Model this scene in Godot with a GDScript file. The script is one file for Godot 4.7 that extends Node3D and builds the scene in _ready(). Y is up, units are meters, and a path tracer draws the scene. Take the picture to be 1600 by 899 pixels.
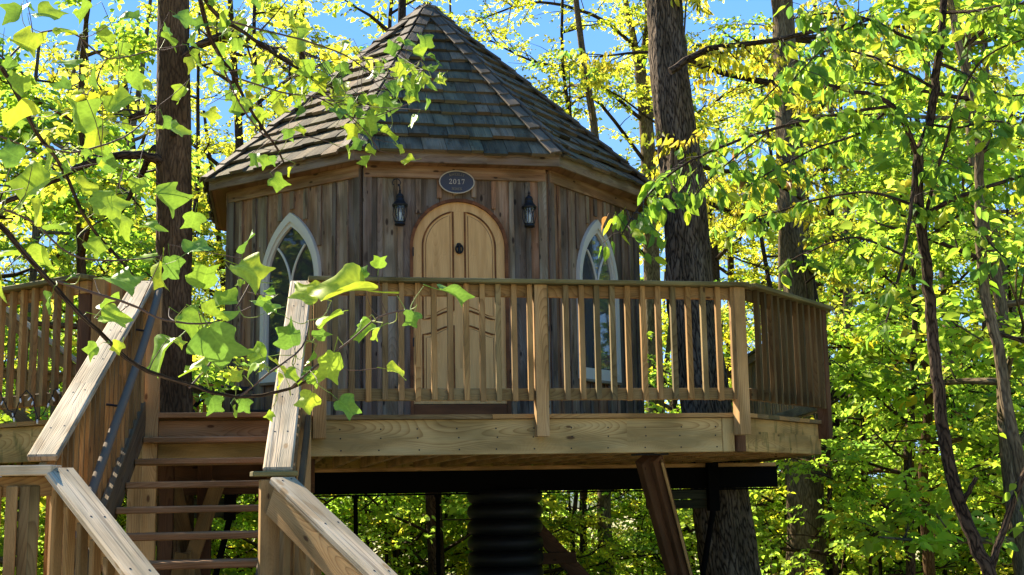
extends Node3D
# A wooden octagonal treehouse on a raised deck in spring woodland. Metres, y up; x runs along the deck's front edge, -z into the wood.

const DECK := 2.167
const CENTRE := Vector3(1.77, 0.0, -14.54)
const WALL_AP := 2.24
const EAVE_AP := 2.47
const EAVE_Y := 4.97
const PITCH := PI / 4

var rng := RandomNumberGenerator.new()
var M := {}
var taken := {}


# ---------------------------------------------------------------- meshes
class MB:
	var v := PackedVector3Array()
	var n := PackedVector3Array()
	var uv := PackedVector2Array()

	func tri(a: Vector3, b: Vector3, c: Vector3, na: Vector3, nb: Vector3, nc: Vector3, ua: Vector2, ub: Vector2, uc: Vector2) -> void:
		if (b - a).cross(c - a).dot(na + nb + nc) > 0.0:
			v.append(a); v.append(c); v.append(b)
			n.append(na); n.append(nc); n.append(nb)
			uv.append(ua); uv.append(uc); uv.append(ub)
		else:
			v.append(a); v.append(b); v.append(c)
			n.append(na); n.append(nb); n.append(nc)
			uv.append(ua); uv.append(ub); uv.append(uc)

	func quad(a: Vector3, b: Vector3, c: Vector3, d: Vector3, nn: Vector3, ua: Vector2, ub: Vector2, uc: Vector2, ud: Vector2) -> void:
		tri(a, b, c, nn, nn, nn, ua, ub, uc)
		tri(a, c, d, nn, nn, nn, ua, uc, ud)

	# a quad whose normal comes from its corners, turned to face along «out»
	func face(a: Vector3, b: Vector3, c: Vector3, d: Vector3, out: Vector3, uo := Vector2.ZERO, gx := Vector3.RIGHT, gy := Vector3.UP) -> void:
		var nn := (b - a).cross(d - a)
		if nn.length_squared() < 1e-14:
			nn = (c - b).cross(d - b)
		nn = nn.normalized()
		if nn.dot(out) < 0.0:
			nn = -nn
		quad(a, b, c, d, nn, uo + Vector2(a.dot(gx), a.dot(gy)), uo + Vector2(b.dot(gx), b.dot(gy)), uo + Vector2(c.dot(gx), c.dot(gy)), uo + Vector2(d.dot(gx), d.dot(gy)))

	func uvat(p: Vector3, a: int, g: int, uo: Vector2) -> Vector2:
		var o := 3 - a - g
		if a == g:
			return uo + Vector2(p[(g + 1) % 3] * 0.1, p[(g + 2) % 3])
		return uo + Vector2(p[g], p[o] + a * 0.071)

	# box with chamfered edges; the grain runs along its longest side
	func cbox(xf: Transform3D, size: Vector3, bev: float, uo: Vector2) -> void:
		var h := size * 0.5
		var g := 0
		if size.y > size[g]: g = 1
		if size.z > size[g]: g = 2
		bev = minf(bev, minf(h.x, minf(h.y, h.z)) * 0.6)
		for a in 3:
			var b := (a + 1) % 3
			var c := (a + 2) % 3
			for s in [-1.0, 1.0]:
				var p := []
				for q in [[-1.0, -1.0], [1.0, -1.0], [1.0, 1.0], [-1.0, 1.0]]:
					var k := Vector3.ZERO
					k[a] = s * h[a]; k[b] = q[0] * (h[b] - bev); k[c] = q[1] * (h[c] - bev)
					p.append(k)
				var nn := Vector3.ZERO
				nn[a] = s
				quad(xf * p[0], xf * p[1], xf * p[2], xf * p[3], (xf.basis * nn).normalized(), uvat(p[0], a, g, uo), uvat(p[1], a, g, uo), uvat(p[2], a, g, uo), uvat(p[3], a, g, uo))
				for s2 in [-1.0, 1.0]:
					var e := []
					for q in [[0, -1.0], [1, -1.0], [1, 1.0], [0, 1.0]]:
						var k := Vector3.ZERO
						k[a] = s * (h[a] - (bev if q[0] == 1 else 0.0))
						k[b] = s2 * (h[b] - (bev if q[0] == 0 else 0.0))
						k[c] = q[1] * (h[c] - bev)
						e.append(k)
					var en := Vector3.ZERO
					en[a] = s; en[b] = s2
					var f := b if a == g else a
					quad(xf * e[0], xf * e[1], xf * e[2], xf * e[3], (xf.basis * en).normalized(), uvat(e[0], f, g, uo), uvat(e[1], f, g, uo), uvat(e[2], f, g, uo), uvat(e[3], f, g, uo))
		for sx in [-1.0, 1.0]:
			for sy in [-1.0, 1.0]:
				for sz in [-1.0, 1.0]:
					var i := h - Vector3.ONE * bev
					var s := Vector3(sx, sy, sz)
					var a1 := Vector3(h.x, i.y, i.z) * s
					var a2 := Vector3(i.x, h.y, i.z) * s
					var a3 := Vector3(i.x, i.y, h.z) * s
					var nn := (xf.basis * s).normalized()
					tri(xf * a1, xf * a2, xf * a3, nn, nn, nn, uo, uo, uo)

	# a round bar along a path, its radius given at each point
	func tube(pts: PackedVector3Array, rad: PackedFloat32Array, sides: int, vscale := 1.0, close_ends := true, u0 := 0.0) -> void:
		var cnt := pts.size()
		var rings := []
		var d := (pts[1] - pts[0]).normalized()
		var side := d.cross(Vector3.UP if absf(d.y) < 0.9 else Vector3.RIGHT).normalized()
		var run := 0.0
		for i in cnt:
			var dir := (pts[mini(i + 1, cnt - 1)] - pts[maxi(i - 1, 0)]).normalized()
			side = (side - dir * side.dot(dir)).normalized()
			var up := dir.cross(side)
			if i > 0:
				run += pts[i].distance_to(pts[i - 1])
			var ring := []
			for k in sides + 1:
				var a := TAU * k / sides
				var nn := side * cos(a) + up * sin(a)
				ring.append([pts[i] + nn * rad[i], nn, Vector2(u0 + a * maxf(rad[0], 0.03), run * vscale)])
			rings.append(ring)
		for i in cnt - 1:
			for k in sides:
				var p = rings[i][k]
				var q = rings[i][k + 1]
				var r = rings[i + 1][k + 1]
				var t = rings[i + 1][k]
				tri(p[0], q[0], r[0], p[1], q[1], r[1], p[2], q[2], r[2])
				tri(p[0], r[0], t[0], p[1], r[1], t[1], p[2], r[2], t[2])
		if close_ends:
			for e in [0, cnt - 1]:
				var nn := (pts[e] - pts[1 if e == 0 else cnt - 2]).normalized()
				for k in sides:
					tri(pts[e], rings[e][k][0], rings[e][k + 1][0], nn, nn, nn, Vector2.ZERO, Vector2.ZERO, Vector2.ZERO)

	# a surface turned about the y axis: profile of (radius, height)
	func lathe(prof: PackedVector2Array, sides: int, at := Vector3.ZERO) -> void:
		for i in prof.size() - 1:
			var p := prof[i]
			var q := prof[i + 1]
			var t := (q - p).normalized()
			var out := Vector2(t.y, -t.x)
			for k in sides:
				var a := TAU * k / sides
				var b := TAU * (k + 1) / sides
				var ca := Vector3(cos(a), 0, sin(a))
				var cb := Vector3(cos(b), 0, sin(b))
				var na := (ca * out.x + Vector3.UP * out.y).normalized()
				var nb := (cb * out.x + Vector3.UP * out.y).normalized()
				var A := at + ca * p.x + Vector3.UP * p.y
				var B := at + cb * p.x + Vector3.UP * p.y
				var C := at + cb * q.x + Vector3.UP * q.y
				var D := at + ca * q.x + Vector3.UP * q.y
				tri(A, B, C, na, nb, nb, Vector2(a, p.y), Vector2(b, p.y), Vector2(b, q.y))
				tri(A, C, D, na, nb, na, Vector2(a, p.y), Vector2(b, q.y), Vector2(a, q.y))

	# a slab in the x/y plane between a lower and an upper edge, from z0 to z1
	func strip(xs: PackedFloat32Array, lo: PackedFloat32Array, hi: PackedFloat32Array, z0: float, z1: float, uo: Vector2) -> void:
		var last := xs.size() - 1
		for i in last:
			var a := Vector3(xs[i], lo[i], z1)
			var b := Vector3(xs[i + 1], lo[i + 1], z1)
			var c := Vector3(xs[i + 1], hi[i + 1], z1)
			var d := Vector3(xs[i], hi[i], z1)
			var k := Vector3(0, 0, z0 - z1)
			face(a, b, c, d, Vector3.BACK, uo, Vector3.UP, Vector3.RIGHT)
			face(a + k, b + k, c + k, d + k, Vector3.FORWARD, uo, Vector3.UP, Vector3.RIGHT)
			face(d, c, c + k, d + k, Vector3.UP, uo, Vector3.RIGHT, Vector3.BACK)
			face(a, b, b + k, a + k, Vector3.DOWN, uo, Vector3.RIGHT, Vector3.BACK)
			if i == 0:
				face(a, d, d + k, a + k, Vector3.LEFT, uo, Vector3.UP, Vector3.BACK)
			if i == last - 1:
				face(b, c, c + k, b + k, Vector3.RIGHT, uo, Vector3.UP, Vector3.BACK)

	# a flat polygon (x, z) made into a plank between two heights
	func plank(poly: PackedVector2Array, y0: float, y1: float, uo: Vector2) -> void:
		var ids := Geometry2D.triangulate_polygon(poly)
		for y in [y0, y1]:
			var nn := Vector3.UP if y == y1 else Vector3.DOWN
			for i in range(0, ids.size(), 3):
				var t := []
				for k in 3:
					t.append(poly[ids[i + k]])
				tri(Vector3(t[0].x, y, t[0].y), Vector3(t[1].x, y, t[1].y), Vector3(t[2].x, y, t[2].y), nn, nn, nn, uo + t[0], uo + t[1], uo + t[2])
		var mid := Vector2.ZERO
		for p in poly:
			mid += p / poly.size()
		for i in poly.size():
			var p := poly[i]
			var q := poly[(i + 1) % poly.size()]
			var out := ((p + q) * 0.5 - mid)
			face(Vector3(p.x, y0, p.y), Vector3(q.x, y0, q.y), Vector3(q.x, y1, q.y), Vector3(p.x, y1, p.y), Vector3(out.x, 0, out.y), uo, Vector3(q.x - p.x, 0, q.y - p.y).normalized(), Vector3.UP)

	func mesh() -> ArrayMesh:
		var arr := []
		arr.resize(Mesh.ARRAY_MAX)
		arr[Mesh.ARRAY_VERTEX] = v
		arr[Mesh.ARRAY_NORMAL] = n
		arr[Mesh.ARRAY_TEX_UV] = uv
		arr[Mesh.ARRAY_TEX_UV2] = uv
		var m := ArrayMesh.new()
		m.add_surface_from_arrays(Mesh.PRIMITIVE_TRIANGLES, arr)
		return m


# ---------------------------------------------------------------- nodes
func numbered(called: String) -> String:
	if not taken.has(called):
		taken[called] = 0
		return called
	taken[called] += 1
	return "%s_%03d" % [called, taken[called]]


func tag(o: Node, label: String, category: String, group := "") -> Node:
	o.set_meta("label", label)
	o.set_meta("category", category)
	if group:
		o.set_meta("group", group)
	return o


func thing(called: String, label: String, category: String, group := "", at := Vector3.ZERO) -> Node3D:
	var o := Node3D.new()
	o.name = numbered(called)
	o.position = at
	add_child(o, true)
	tag(o, label, category, group)
	return o


func part(called: String, m: Mesh, mat: Material, parent: Node, xf := Transform3D.IDENTITY) -> MeshInstance3D:
	var o := MeshInstance3D.new()
	o.name = called
	o.mesh = m
	o.material_override = mat
	o.transform = xf
	parent.add_child(o, true)
	return o


func ruv() -> Vector2:
	return Vector2(rng.randf() * 4.0, rng.randf() * 2.0)


# a board from a to b; w is its width, t its thickness (along «up»)
func board(parent: Node, called: String, a: Vector3, b: Vector3, w: float, t: float, mat: Material, up := Vector3.UP, bev := 0.004) -> MeshInstance3D:
	var x := (b - a).normalized()
	var y := (up - x * up.dot(x)).normalized()
	var z := x.cross(y)
	var mb := MB.new()
	mb.cbox(Transform3D.IDENTITY, Vector3(a.distance_to(b), t, w), bev, ruv())
	return part(called, mb.mesh(), mat, parent, Transform3D(Basis(x, y, z), (a + b) * 0.5))


# an upright piece from y0 to y1: wx across x, wz across z, turned by «turn»
func upright(parent: Node, called: String, x: float, z: float, y0: float, y1: float, wx: float, wz: float, mat: Material, turn := 0.0, bev := 0.004) -> MeshInstance3D:
	var mb := MB.new()
	mb.cbox(Transform3D.IDENTITY, Vector3(wx, y1 - y0, wz), bev, ruv())
	return part(called, mb.mesh(), mat, parent, Transform3D(Basis(Vector3.UP, turn), Vector3(x, (y0 + y1) * 0.5, z)))


func smooth_path(p: Array, per := 4) -> PackedVector3Array:
	var out := PackedVector3Array()
	for i in p.size() - 1:
		var a: Vector3 = p[maxi(i - 1, 0)]
		var b: Vector3 = p[i]
		var c: Vector3 = p[i + 1]
		var d: Vector3 = p[mini(i + 2, p.size() - 1)]
		for k in per:
			out.append(b.cubic_interpolate(c, a, d, float(k) / per))
	out.append(p[p.size() - 1])
	return out


func taper(cnt: int, r0: float, r1: float) -> PackedFloat32Array:
	var out := PackedFloat32Array()
	for i in cnt:
		out.append(lerpf(r0, r1, float(i) / maxf(1.0, cnt - 1)))
	return out


# ---------------------------------------------------------------- materials
func noise(freq: float, sd: int, octaves := 1) -> FastNoiseLite:
	var f := FastNoiseLite.new()
	f.noise_type = FastNoiseLite.TYPE_SIMPLEX_SMOOTH
	f.frequency = freq
	f.seed = sd
	f.fractal_type = FastNoiseLite.FRACTAL_FBM if octaves > 1 else FastNoiseLite.FRACTAL_NONE
	f.fractal_octaves = octaves
	return f


func put(data: PackedByteArray, at: int, c: Color) -> void:
	var s := c.linear_to_srgb()
	data[at] = int(clampf(s.r, 0, 1) * 255.0)
	data[at + 1] = int(clampf(s.g, 0, 1) * 255.0)
	data[at + 2] = int(clampf(s.b, 0, 1) * 255.0)


# sawn wood. Columns run along the grain (2.4 m), rows across it (0.3 m). Returns [colour, height].
func wood(kind: String, sd: int) -> Array:
	var w := 768
	var h := 192
	var data := PackedByteArray()
	data.resize(w * h * 3)
	var bump := PackedByteArray()
	bump.resize(w * h)
	var n1 := noise(1.0, sd)
	var n2 := noise(1.0, sd + 7, 2)
	var n3 := noise(1.0, sd + 19)
	var r := RandomNumberGenerator.new()
	r.seed = sd
	var knots := []
	for i in (3 if kind == "pine" else 8):
		knots.append(Vector3(r.randf() * 2.4, r.randf() * 0.3, r.randf_range(0.008, 0.02)))
	for y in h:
		var b := 0.3 * y / h
		for x in w:
			var a := 2.4 * x / w
			var warp := 0.0
			var dark := 0.0
			for k: Vector3 in knots:
				var da := (a - k.x) * 0.42
				var db := b - k.y
				var dd := sqrt(da * da + db * db) / k.z
				if dd < 6.0:
					warp += 1.3 * exp(-dd * 0.8) * signf(db + 0.0001)
					dark = maxf(dark, 1.0 - smoothstep(0.45, 1.0, dd))
			var q := (b - 0.15 + 0.04 * n1.get_noise_2d(a * 0.9, 3.0)) / 0.15
			var p := q * q * 2.6 + 1.1 * n1.get_noise_2d(a * 0.8, b * 4.0) + a * 0.3 + warp * 0.5
			var ring := fposmod(p * 5.2, 1.0)
			var late := pow(ring, 3.0) * (1.0 - smoothstep(0.93, 1.0, ring))
			var fine := n3.get_noise_2d(a * 5.0, b * 330.0)
			var broad := n2.get_noise_2d(a * 1.1, b * 12.0)
			var c := Color.WHITE
			var ht := 0.6
			if kind == "pine" or kind == "stained":
				c = Color(0.68, 0.53, 0.35).lerp(Color(0.36, 0.225, 0.115), late * 0.95)
				c = c.lerp(Color(0.46, 0.41, 0.31), clampf(broad * 0.9, 0.0, 0.5))
				c *= 1.0 + fine * 0.16 + broad * 0.12
				c = c.lerp(Color(0.12, 0.06, 0.03), dark * 0.85)
				ht = 0.6 - late * 0.25 + fine * 0.1
				if kind == "stained":
					var drip := smoothstep(0.15, 0.5, n3.get_noise_2d(a * 7.0, 40.0 + b * 2.0)) * (0.5 + 0.5 * n2.get_noise_2d(a * 30.0, b * 10.0))
					c = c.lerp(Color(0.13, 0.15, 0.07), 0.18 + 0.75 * clampf(drip, 0.0, 1.0))
			elif kind == "barn":
				var streak := n3.get_noise_2d(a * 0.9, b * 75.0)
				c = Color(0.31, 0.235, 0.168).lerp(Color(0.36, 0.31, 0.245), smoothstep(-0.3, 0.35, broad + 0.08 * streak))
				c *= 0.95 + 0.13 * streak + 0.10 * fine
				c = c.lerp(Color(0.10, 0.06, 0.04), late * 0.5)
				c = c.lerp(Color(0.045, 0.03, 0.022), maxf(dark * 0.9, 0.6 * smoothstep(0.5, 0.8, n2.get_noise_2d(a * 2.0 + 9.0, b * 10.0))))
				ht = 0.6 + streak * 0.18 + fine * 0.1 - dark * 0.3 - late * 0.12
			elif kind == "grey":
				var streak := n3.get_noise_2d(a * 1.4, b * 150.0)
				c = Color(0.60, 0.53, 0.43).lerp(Color(0.44, 0.42, 0.36), smoothstep(-0.4, 0.4, broad))
				c *= 0.94 + 0.11 * streak + 0.08 * fine
				var crack := 0.7 * smoothstep(0.6, 0.72, absf(n1.get_noise_2d(a * 0.9 + 5.0, b * 60.0)))
				c = c.lerp(Color(0.12, 0.10, 0.08), crack * 0.75)
				c = c.lerp(Color(0.28, 0.19, 0.09), maxf(dark * 0.8, 0.55 * smoothstep(0.38, 0.62, n2.get_noise_2d(a * 2.2 + 20.0, b * 9.0))))
				c = c.lerp(Color(0.36, 0.30, 0.22), late * 0.28)
				ht = 0.7 + streak * 0.2 - crack * 0.6 - late * 0.25
			else: # honey coloured door wood
				c = Color(0.82, 0.58, 0.29).lerp(Color(0.62, 0.39, 0.165), late * 0.5 + clampf(broad * 0.8, -0.2, 0.5))
				c *= 1.0 + fine * 0.14
				ht = 0.6 - late * 0.08 + fine * 0.06
			put(data, (y * w + x) * 3, c)
			bump[y * w + x] = int(clampf(ht, 0, 1) * 255.0)
	return [ImageTexture.create_from_image(Image.create_from_data(w, h, false, Image.FORMAT_RGB8, data)), ImageTexture.create_from_image(Image.create_from_data(w, h, false, Image.FORMAT_L8, bump))]


func wood_mat(tex: Array, tint: Color, rough: float, relief: float) -> StandardMaterial3D:
	var m := StandardMaterial3D.new()
	m.albedo_texture = tex[0]
	m.albedo_color = tint
	m.roughness = rough
	m.metallic_specular = 0.3
	m.heightmap_enabled = true
	m.heightmap_texture = tex[1]
	m.heightmap_scale = relief
	m.uv1_scale = Vector3(1.0 / 2.4, 1.0 / 0.3, 1.0)
	if M.has("wear"):
		m.detail_enabled = true
		m.detail_albedo = M.wear
		m.detail_blend_mode = BaseMaterial3D.BLEND_MODE_MUL
		m.detail_uv_layer = BaseMaterial3D.DETAIL_UV_2
		m.uv2_scale = Vector3(0.45, 1.6, 1.0)
	return m


# bark: u is metres round the trunk, v metres up it (each texture is one metre by two)
func bark(sd: int, ridge_c: Color, furrow_c: Color, freq: float) -> Array:
	var s := 384
	var f := FastNoiseLite.new()
	f.noise_type = FastNoiseLite.TYPE_SIMPLEX_SMOOTH
	f.seed = sd
	f.frequency = freq
	f.fractal_type = FastNoiseLite.FRACTAL_RIDGED
	f.fractal_octaves = 3
	var im := f.get_seamless_image(s, s)
	im.convert(Image.FORMAT_L8)
	var g := noise(0.02, sd + 3, 3).get_seamless_image(s, s)
	g.convert(Image.FORMAT_L8)
	var a := im.get_data()
	var b := g.get_data()
	var data := PackedByteArray()
	data.resize(s * s * 3)
	for i in s * s:
		var t := 1.0 - a[i] / 255.0
		a[i] = int(t * 255.0)
		var c := furrow_c.lerp(ridge_c, smoothstep(0.12, 0.6, t)) * (0.72 + 0.56 * b[i] / 255.0)
		put(data, i * 3, c)
	return [ImageTexture.create_from_image(Image.create_from_data(s, s, false, Image.FORMAT_RGB8, data)), ImageTexture.create_from_image(Image.create_from_data(s, s, false, Image.FORMAT_L8, a))]


func bark_mat(tex: Array, tint: Color, scale: Vector2, relief: float) -> StandardMaterial3D:
	var m := StandardMaterial3D.new()
	m.albedo_texture = tex[0]
	m.albedo_color = tint
	m.roughness = 0.95
	m.metallic_specular = 0.2
	m.heightmap_enabled = true
	m.heightmap_texture = tex[1]
	m.heightmap_scale = relief
	m.uv1_scale = Vector3(scale.x, scale.y, 1)
	m.detail_enabled = true
	m.detail_albedo = M.wear
	m.detail_blend_mode = BaseMaterial3D.BLEND_MODE_MUL
	m.detail_uv_layer = BaseMaterial3D.DETAIL_UV_2
	m.uv2_scale = Vector3(1.0, 0.4, 1.0)
	return m


func flat(c: Color, rough: float, metal := 0.0) -> StandardMaterial3D:
	var m := StandardMaterial3D.new()
	m.albedo_color = c.linear_to_srgb()
	m.roughness = rough
	m.metallic = metal
	m.metallic_specular = 0.3
	return m


func leaf_mat(c: Color, through: Color, rough := 0.45) -> StandardMaterial3D:
	var m := StandardMaterial3D.new()
	m.albedo_color = c.linear_to_srgb()
	m.roughness = rough
	m.metallic_specular = 0.28
	m.backlight_enabled = true
	m.backlight = through
	m.cull_mode = BaseMaterial3D.CULL_DISABLED
	return m


# leaf blade with a paler midrib and veins; u across the blade, v along it
func leaf_texture(base: Color, vein: Color, sd: int) -> ImageTexture:
	var s := 96
	var data := PackedByteArray()
	data.resize(s * s * 3)
	var f := noise(0.06, sd, 2)
	for y in s:
		for x in s:
			var a := (x + 0.5) / s * 2.0 - 1.0
			var b := (y + 0.5) / s
			var rib := 1.0 - smoothstep(0.015, 0.05, absf(a))
			var side := absf(fposmod((b - absf(a) * 0.55) * 7.0, 1.0) - 0.5)
			rib = maxf(rib, (1.0 - smoothstep(0.03, 0.11, side)) * 0.5)
			var c := base * (1.0 + 0.22 * f.get_noise_2d(x, y))
			put(data, (y * s + x) * 3, c.lerp(vein, rib * 0.55))
	return ImageTexture.create_from_image(Image.create_from_data(s, s, false, Image.FORMAT_RGB8, data))


func make_materials() -> void:
	var wt := NoiseTexture2D.new()
	wt.width = 256; wt.height = 256; wt.seamless = true
	wt.noise = noise(0.010, 71, 4)
	var wr := Gradient.new()
	wr.offsets = PackedFloat32Array([0.22, 0.42, 0.62, 0.85])
	wr.colors = PackedColorArray([Color(0.80, 0.79, 0.75), Color(0.90, 0.89, 0.86), Color(0.97, 0.96, 0.94), Color(1, 1, 1)])
	wt.color_ramp = wr
	M.wear = wt
	var pine := wood("pine", 11)
	var pine2 := wood("pine", 29)
	var stained := wood("stained", 29)
	var barn := wood("barn", 5)
	var barn2 := wood("barn", 37)
	var grey := wood("grey", 17)
	var honey := wood("honey", 23)
	M.rim = wood_mat(pine, Color(0.84, 0.80, 0.63), 0.75, 0.15)
	M.rim_green = wood_mat(stained, Color(0.90, 0.81, 0.60), 0.8, 0.2)
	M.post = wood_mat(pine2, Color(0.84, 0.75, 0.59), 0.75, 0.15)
	M.rail = [wood_mat(pine, Color(0.71, 0.63, 0.48), 0.8, 0.2), wood_mat(pine2, Color(0.62, 0.58, 0.47), 0.8, 0.2), wood_mat(pine, Color(0.55, 0.54, 0.44), 0.85, 0.2), wood_mat(pine2, Color(0.77, 0.67, 0.49), 0.8, 0.2), wood_mat(pine2, Color(0.67, 0.64, 0.51), 0.8, 0.2)]
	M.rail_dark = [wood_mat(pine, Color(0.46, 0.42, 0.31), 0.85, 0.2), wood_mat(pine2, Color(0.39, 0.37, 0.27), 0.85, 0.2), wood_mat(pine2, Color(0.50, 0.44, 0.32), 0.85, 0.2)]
	M.red_rail = [wood_mat(pine, Color(0.77, 0.66, 0.47), 0.8, 0.2), wood_mat(pine2, Color(0.69, 0.60, 0.44), 0.8, 0.2), wood_mat(pine2, Color(0.62, 0.55, 0.41), 0.8, 0.2)]
	M.moss_cap = wood_mat(grey, Color(0.62, 0.60, 0.42), 0.9, 0.4)
	M.tread = wood_mat(pine2, Color(0.80, 0.67, 0.53), 0.8, 0.2)
	M.cap = wood_mat(grey, Color(0.98, 0.92, 0.82), 0.8, 0.25)
	M.grab = flat(Color(0.12, 0.09, 0.058), 0.95)
	M.grey_post = wood_mat(grey, Color(0.58, 0.51, 0.39), 0.85, 0.35)
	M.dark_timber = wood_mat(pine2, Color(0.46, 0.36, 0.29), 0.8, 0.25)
	M.under = wood_mat(pine, Color(1.0, 0.86, 0.68), 0.85, 0.2)
	M.barn = []
	for k in 8:
		var t :Color = [Color(0.98, 0.92, 0.86), Color(0.85, 0.80, 0.76), Color(1.0, 0.88, 0.78), Color(0.78, 0.74, 0.72), Color(0.92, 0.90, 0.84), Color(1.0, 0.84, 0.72), Color(0.70, 0.68, 0.66), Color(0.88, 0.80, 0.74)][k]
		M.barn.append(wood_mat(barn if k % 2 else barn2, t, 0.85, 0.35))
	M.shingle = []
	for k in 8:
		var t :Color = [Color(0.58, 0.55, 0.46), Color(0.52, 0.49, 0.41), Color(0.62, 0.57, 0.48), Color(0.47, 0.44, 0.37), Color(0.56, 0.54, 0.44), Color(0.66, 0.59, 0.50), Color(0.42, 0.40, 0.33), Color(0.54, 0.50, 0.43)][k]
		M.shingle.append(wood_mat(grey, t, 0.9, 0.4))
	M.ridge = [wood_mat(grey, Color(0.50, 0.46, 0.40), 0.8, 0.3), wood_mat(grey, Color(0.56, 0.51, 0.45), 0.8, 0.3)]
	M.honey = wood_mat(honey, Color(0.87, 0.78, 0.65), 0.45, 0.08)
	M.honey_dark = wood_mat(honey, Color(0.56, 0.41, 0.27), 0.5, 0.08)
	M.honey.detail_enabled = false
	M.red_jamb = wood_mat(honey, Color(0.50, 0.36, 0.27), 0.6, 0.15)
	M.white = flat(Color(0.54, 0.49, 0.39), 0.5)
	M.iron = flat(Color(0.012, 0.012, 0.012), 0.45, 0.0)
	M.steel = flat(Color(0.005, 0.0045, 0.004), 0.95, 0.0)
	M.steel.metallic_specular = 0.15
	M.pipe = flat(Color(0.007, 0.007, 0.007), 0.5, 0.0)
	M.pipe.metallic_specular = 0.35
	M.green_steel = wood_mat(grey, Color(0.34, 0.37, 0.31), 0.85, 0.3)
	M.bronze = flat(Color(0.05, 0.05, 0.06), 0.55, 0.1)
	M.gold = flat(Color(0.46, 0.38, 0.27), 0.45, 0.2)
	M.candle = flat(Color(0.55, 0.52, 0.40), 0.6)
	M.gold_dim = flat(Color(0.20, 0.165, 0.11), 0.5, 0.2)
	M.bulb = flat(Color(0.55, 0.55, 0.50), 0.08)
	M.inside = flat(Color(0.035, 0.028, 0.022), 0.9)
	var g := flat(Color(0.9, 0.95, 0.93), 0.02)
	g.albedo_color.a = 0.04
	g.transparency = BaseMaterial3D.TRANSPARENCY_ALPHA
	g.metallic_specular = 0.75
	M.glass = g
	var b1 := bark(3, Color(0.155, 0.115, 0.078), Color(0.026, 0.018, 0.012), 0.028)
	var b2 := bark(8, Color(0.19, 0.145, 0.098), Color(0.085, 0.062, 0.042), 0.035)
	M.bark_oak = bark_mat(b1, Color(1, 1, 1), Vector2(1.5, 0.42), 2.2)
	M.bark_brown = bark_mat(b2, Color(0.80, 0.72, 0.62), Vector2(1.6, 0.45), 1.0)
	M.bark_grey = bark_mat(b2, Color(1.0, 1.0, 0.95), Vector2(1.2, 0.35), 1.0)
	M.bark_dark = bark_mat(b1, Color(0.75, 0.72, 0.7), Vector2(2.2, 0.7), 0.8)
	M.twig = flat(Color(0.045, 0.032, 0.024), 0.8)
	M.twig_red = flat(Color(0.075, 0.045, 0.032), 0.7)
	M.tulip = []
	for k in 4:
		var c: Color = [Color(0.20, 0.32, 0.03), Color(0.27, 0.38, 0.03), Color(0.13, 0.24, 0.03), Color(0.36, 0.43, 0.03)][k]
		var m := leaf_mat(Color.WHITE, Color(0.88, 0.88, 0.88))
		m.albedo_texture = leaf_texture(c, c * 1.35, 40 + k)
		M.tulip.append(m)
	M.ovate = []
	for k in 5:
		var c: Color = [Color(0.17, 0.30, 0.03), Color(0.25, 0.38, 0.03), Color(0.10, 0.21, 0.03), Color(0.38, 0.44, 0.025), Color(0.30, 0.15, 0.04)][k]
		var m := leaf_mat(Color.WHITE, Color(1.1, 1.1, 1.1), 0.38)
		m.albedo_texture = leaf_texture(c, c * 1.3, 60 + k)
		M.ovate.append(m)
	var sm := leaf_mat(Color.WHITE, Color(1.17, 1.17, 1.17), 0.5)
	sm.vertex_color_use_as_albedo = true
	M.spray = sm
	var lawn := StandardMaterial3D.new()
	var t := NoiseTexture2D.new()
	t.width = 512; t.height = 512; t.seamless = true
	t.noise = noise(0.03, 90, 5)
	var ramp := Gradient.new()
	ramp.offsets = PackedFloat32Array([0.2, 0.45, 0.6, 0.85])
	ramp.colors = PackedColorArray([Color(0.48, 0.40, 0.27), Color(0.66, 0.58, 0.42), Color(0.52, 0.56, 0.27), Color(0.74, 0.67, 0.52)])
	t.color_ramp = ramp
	lawn.albedo_texture = t
	lawn.uv1_triplanar = true
	lawn.uv1_world_triplanar = true
	lawn.uv1_scale = Vector3.ONE * 0.21
	lawn.roughness = 1.0
	M.ground = lawn
	var gravel := StandardMaterial3D.new()
	var gt := NoiseTexture2D.new()
	gt.width = 512; gt.height = 512; gt.seamless = true
	gt.noise = noise(0.12, 33, 4)
	var gr := Gradient.new()
	gr.offsets = PackedFloat32Array([0.25, 0.5, 0.75])
	gr.colors = PackedColorArray([Color(0.55, 0.52, 0.46), Color(0.68, 0.65, 0.58), Color(0.80, 0.77, 0.70)])
	gt.color_ramp = gr
	gravel.albedo_texture = gt
	gravel.uv1_triplanar = true
	gravel.uv1_world_triplanar = true
	gravel.uv1_scale = Vector3.ONE * 0.6
	gravel.roughness = 1.0
	M.gravel = gravel


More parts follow.
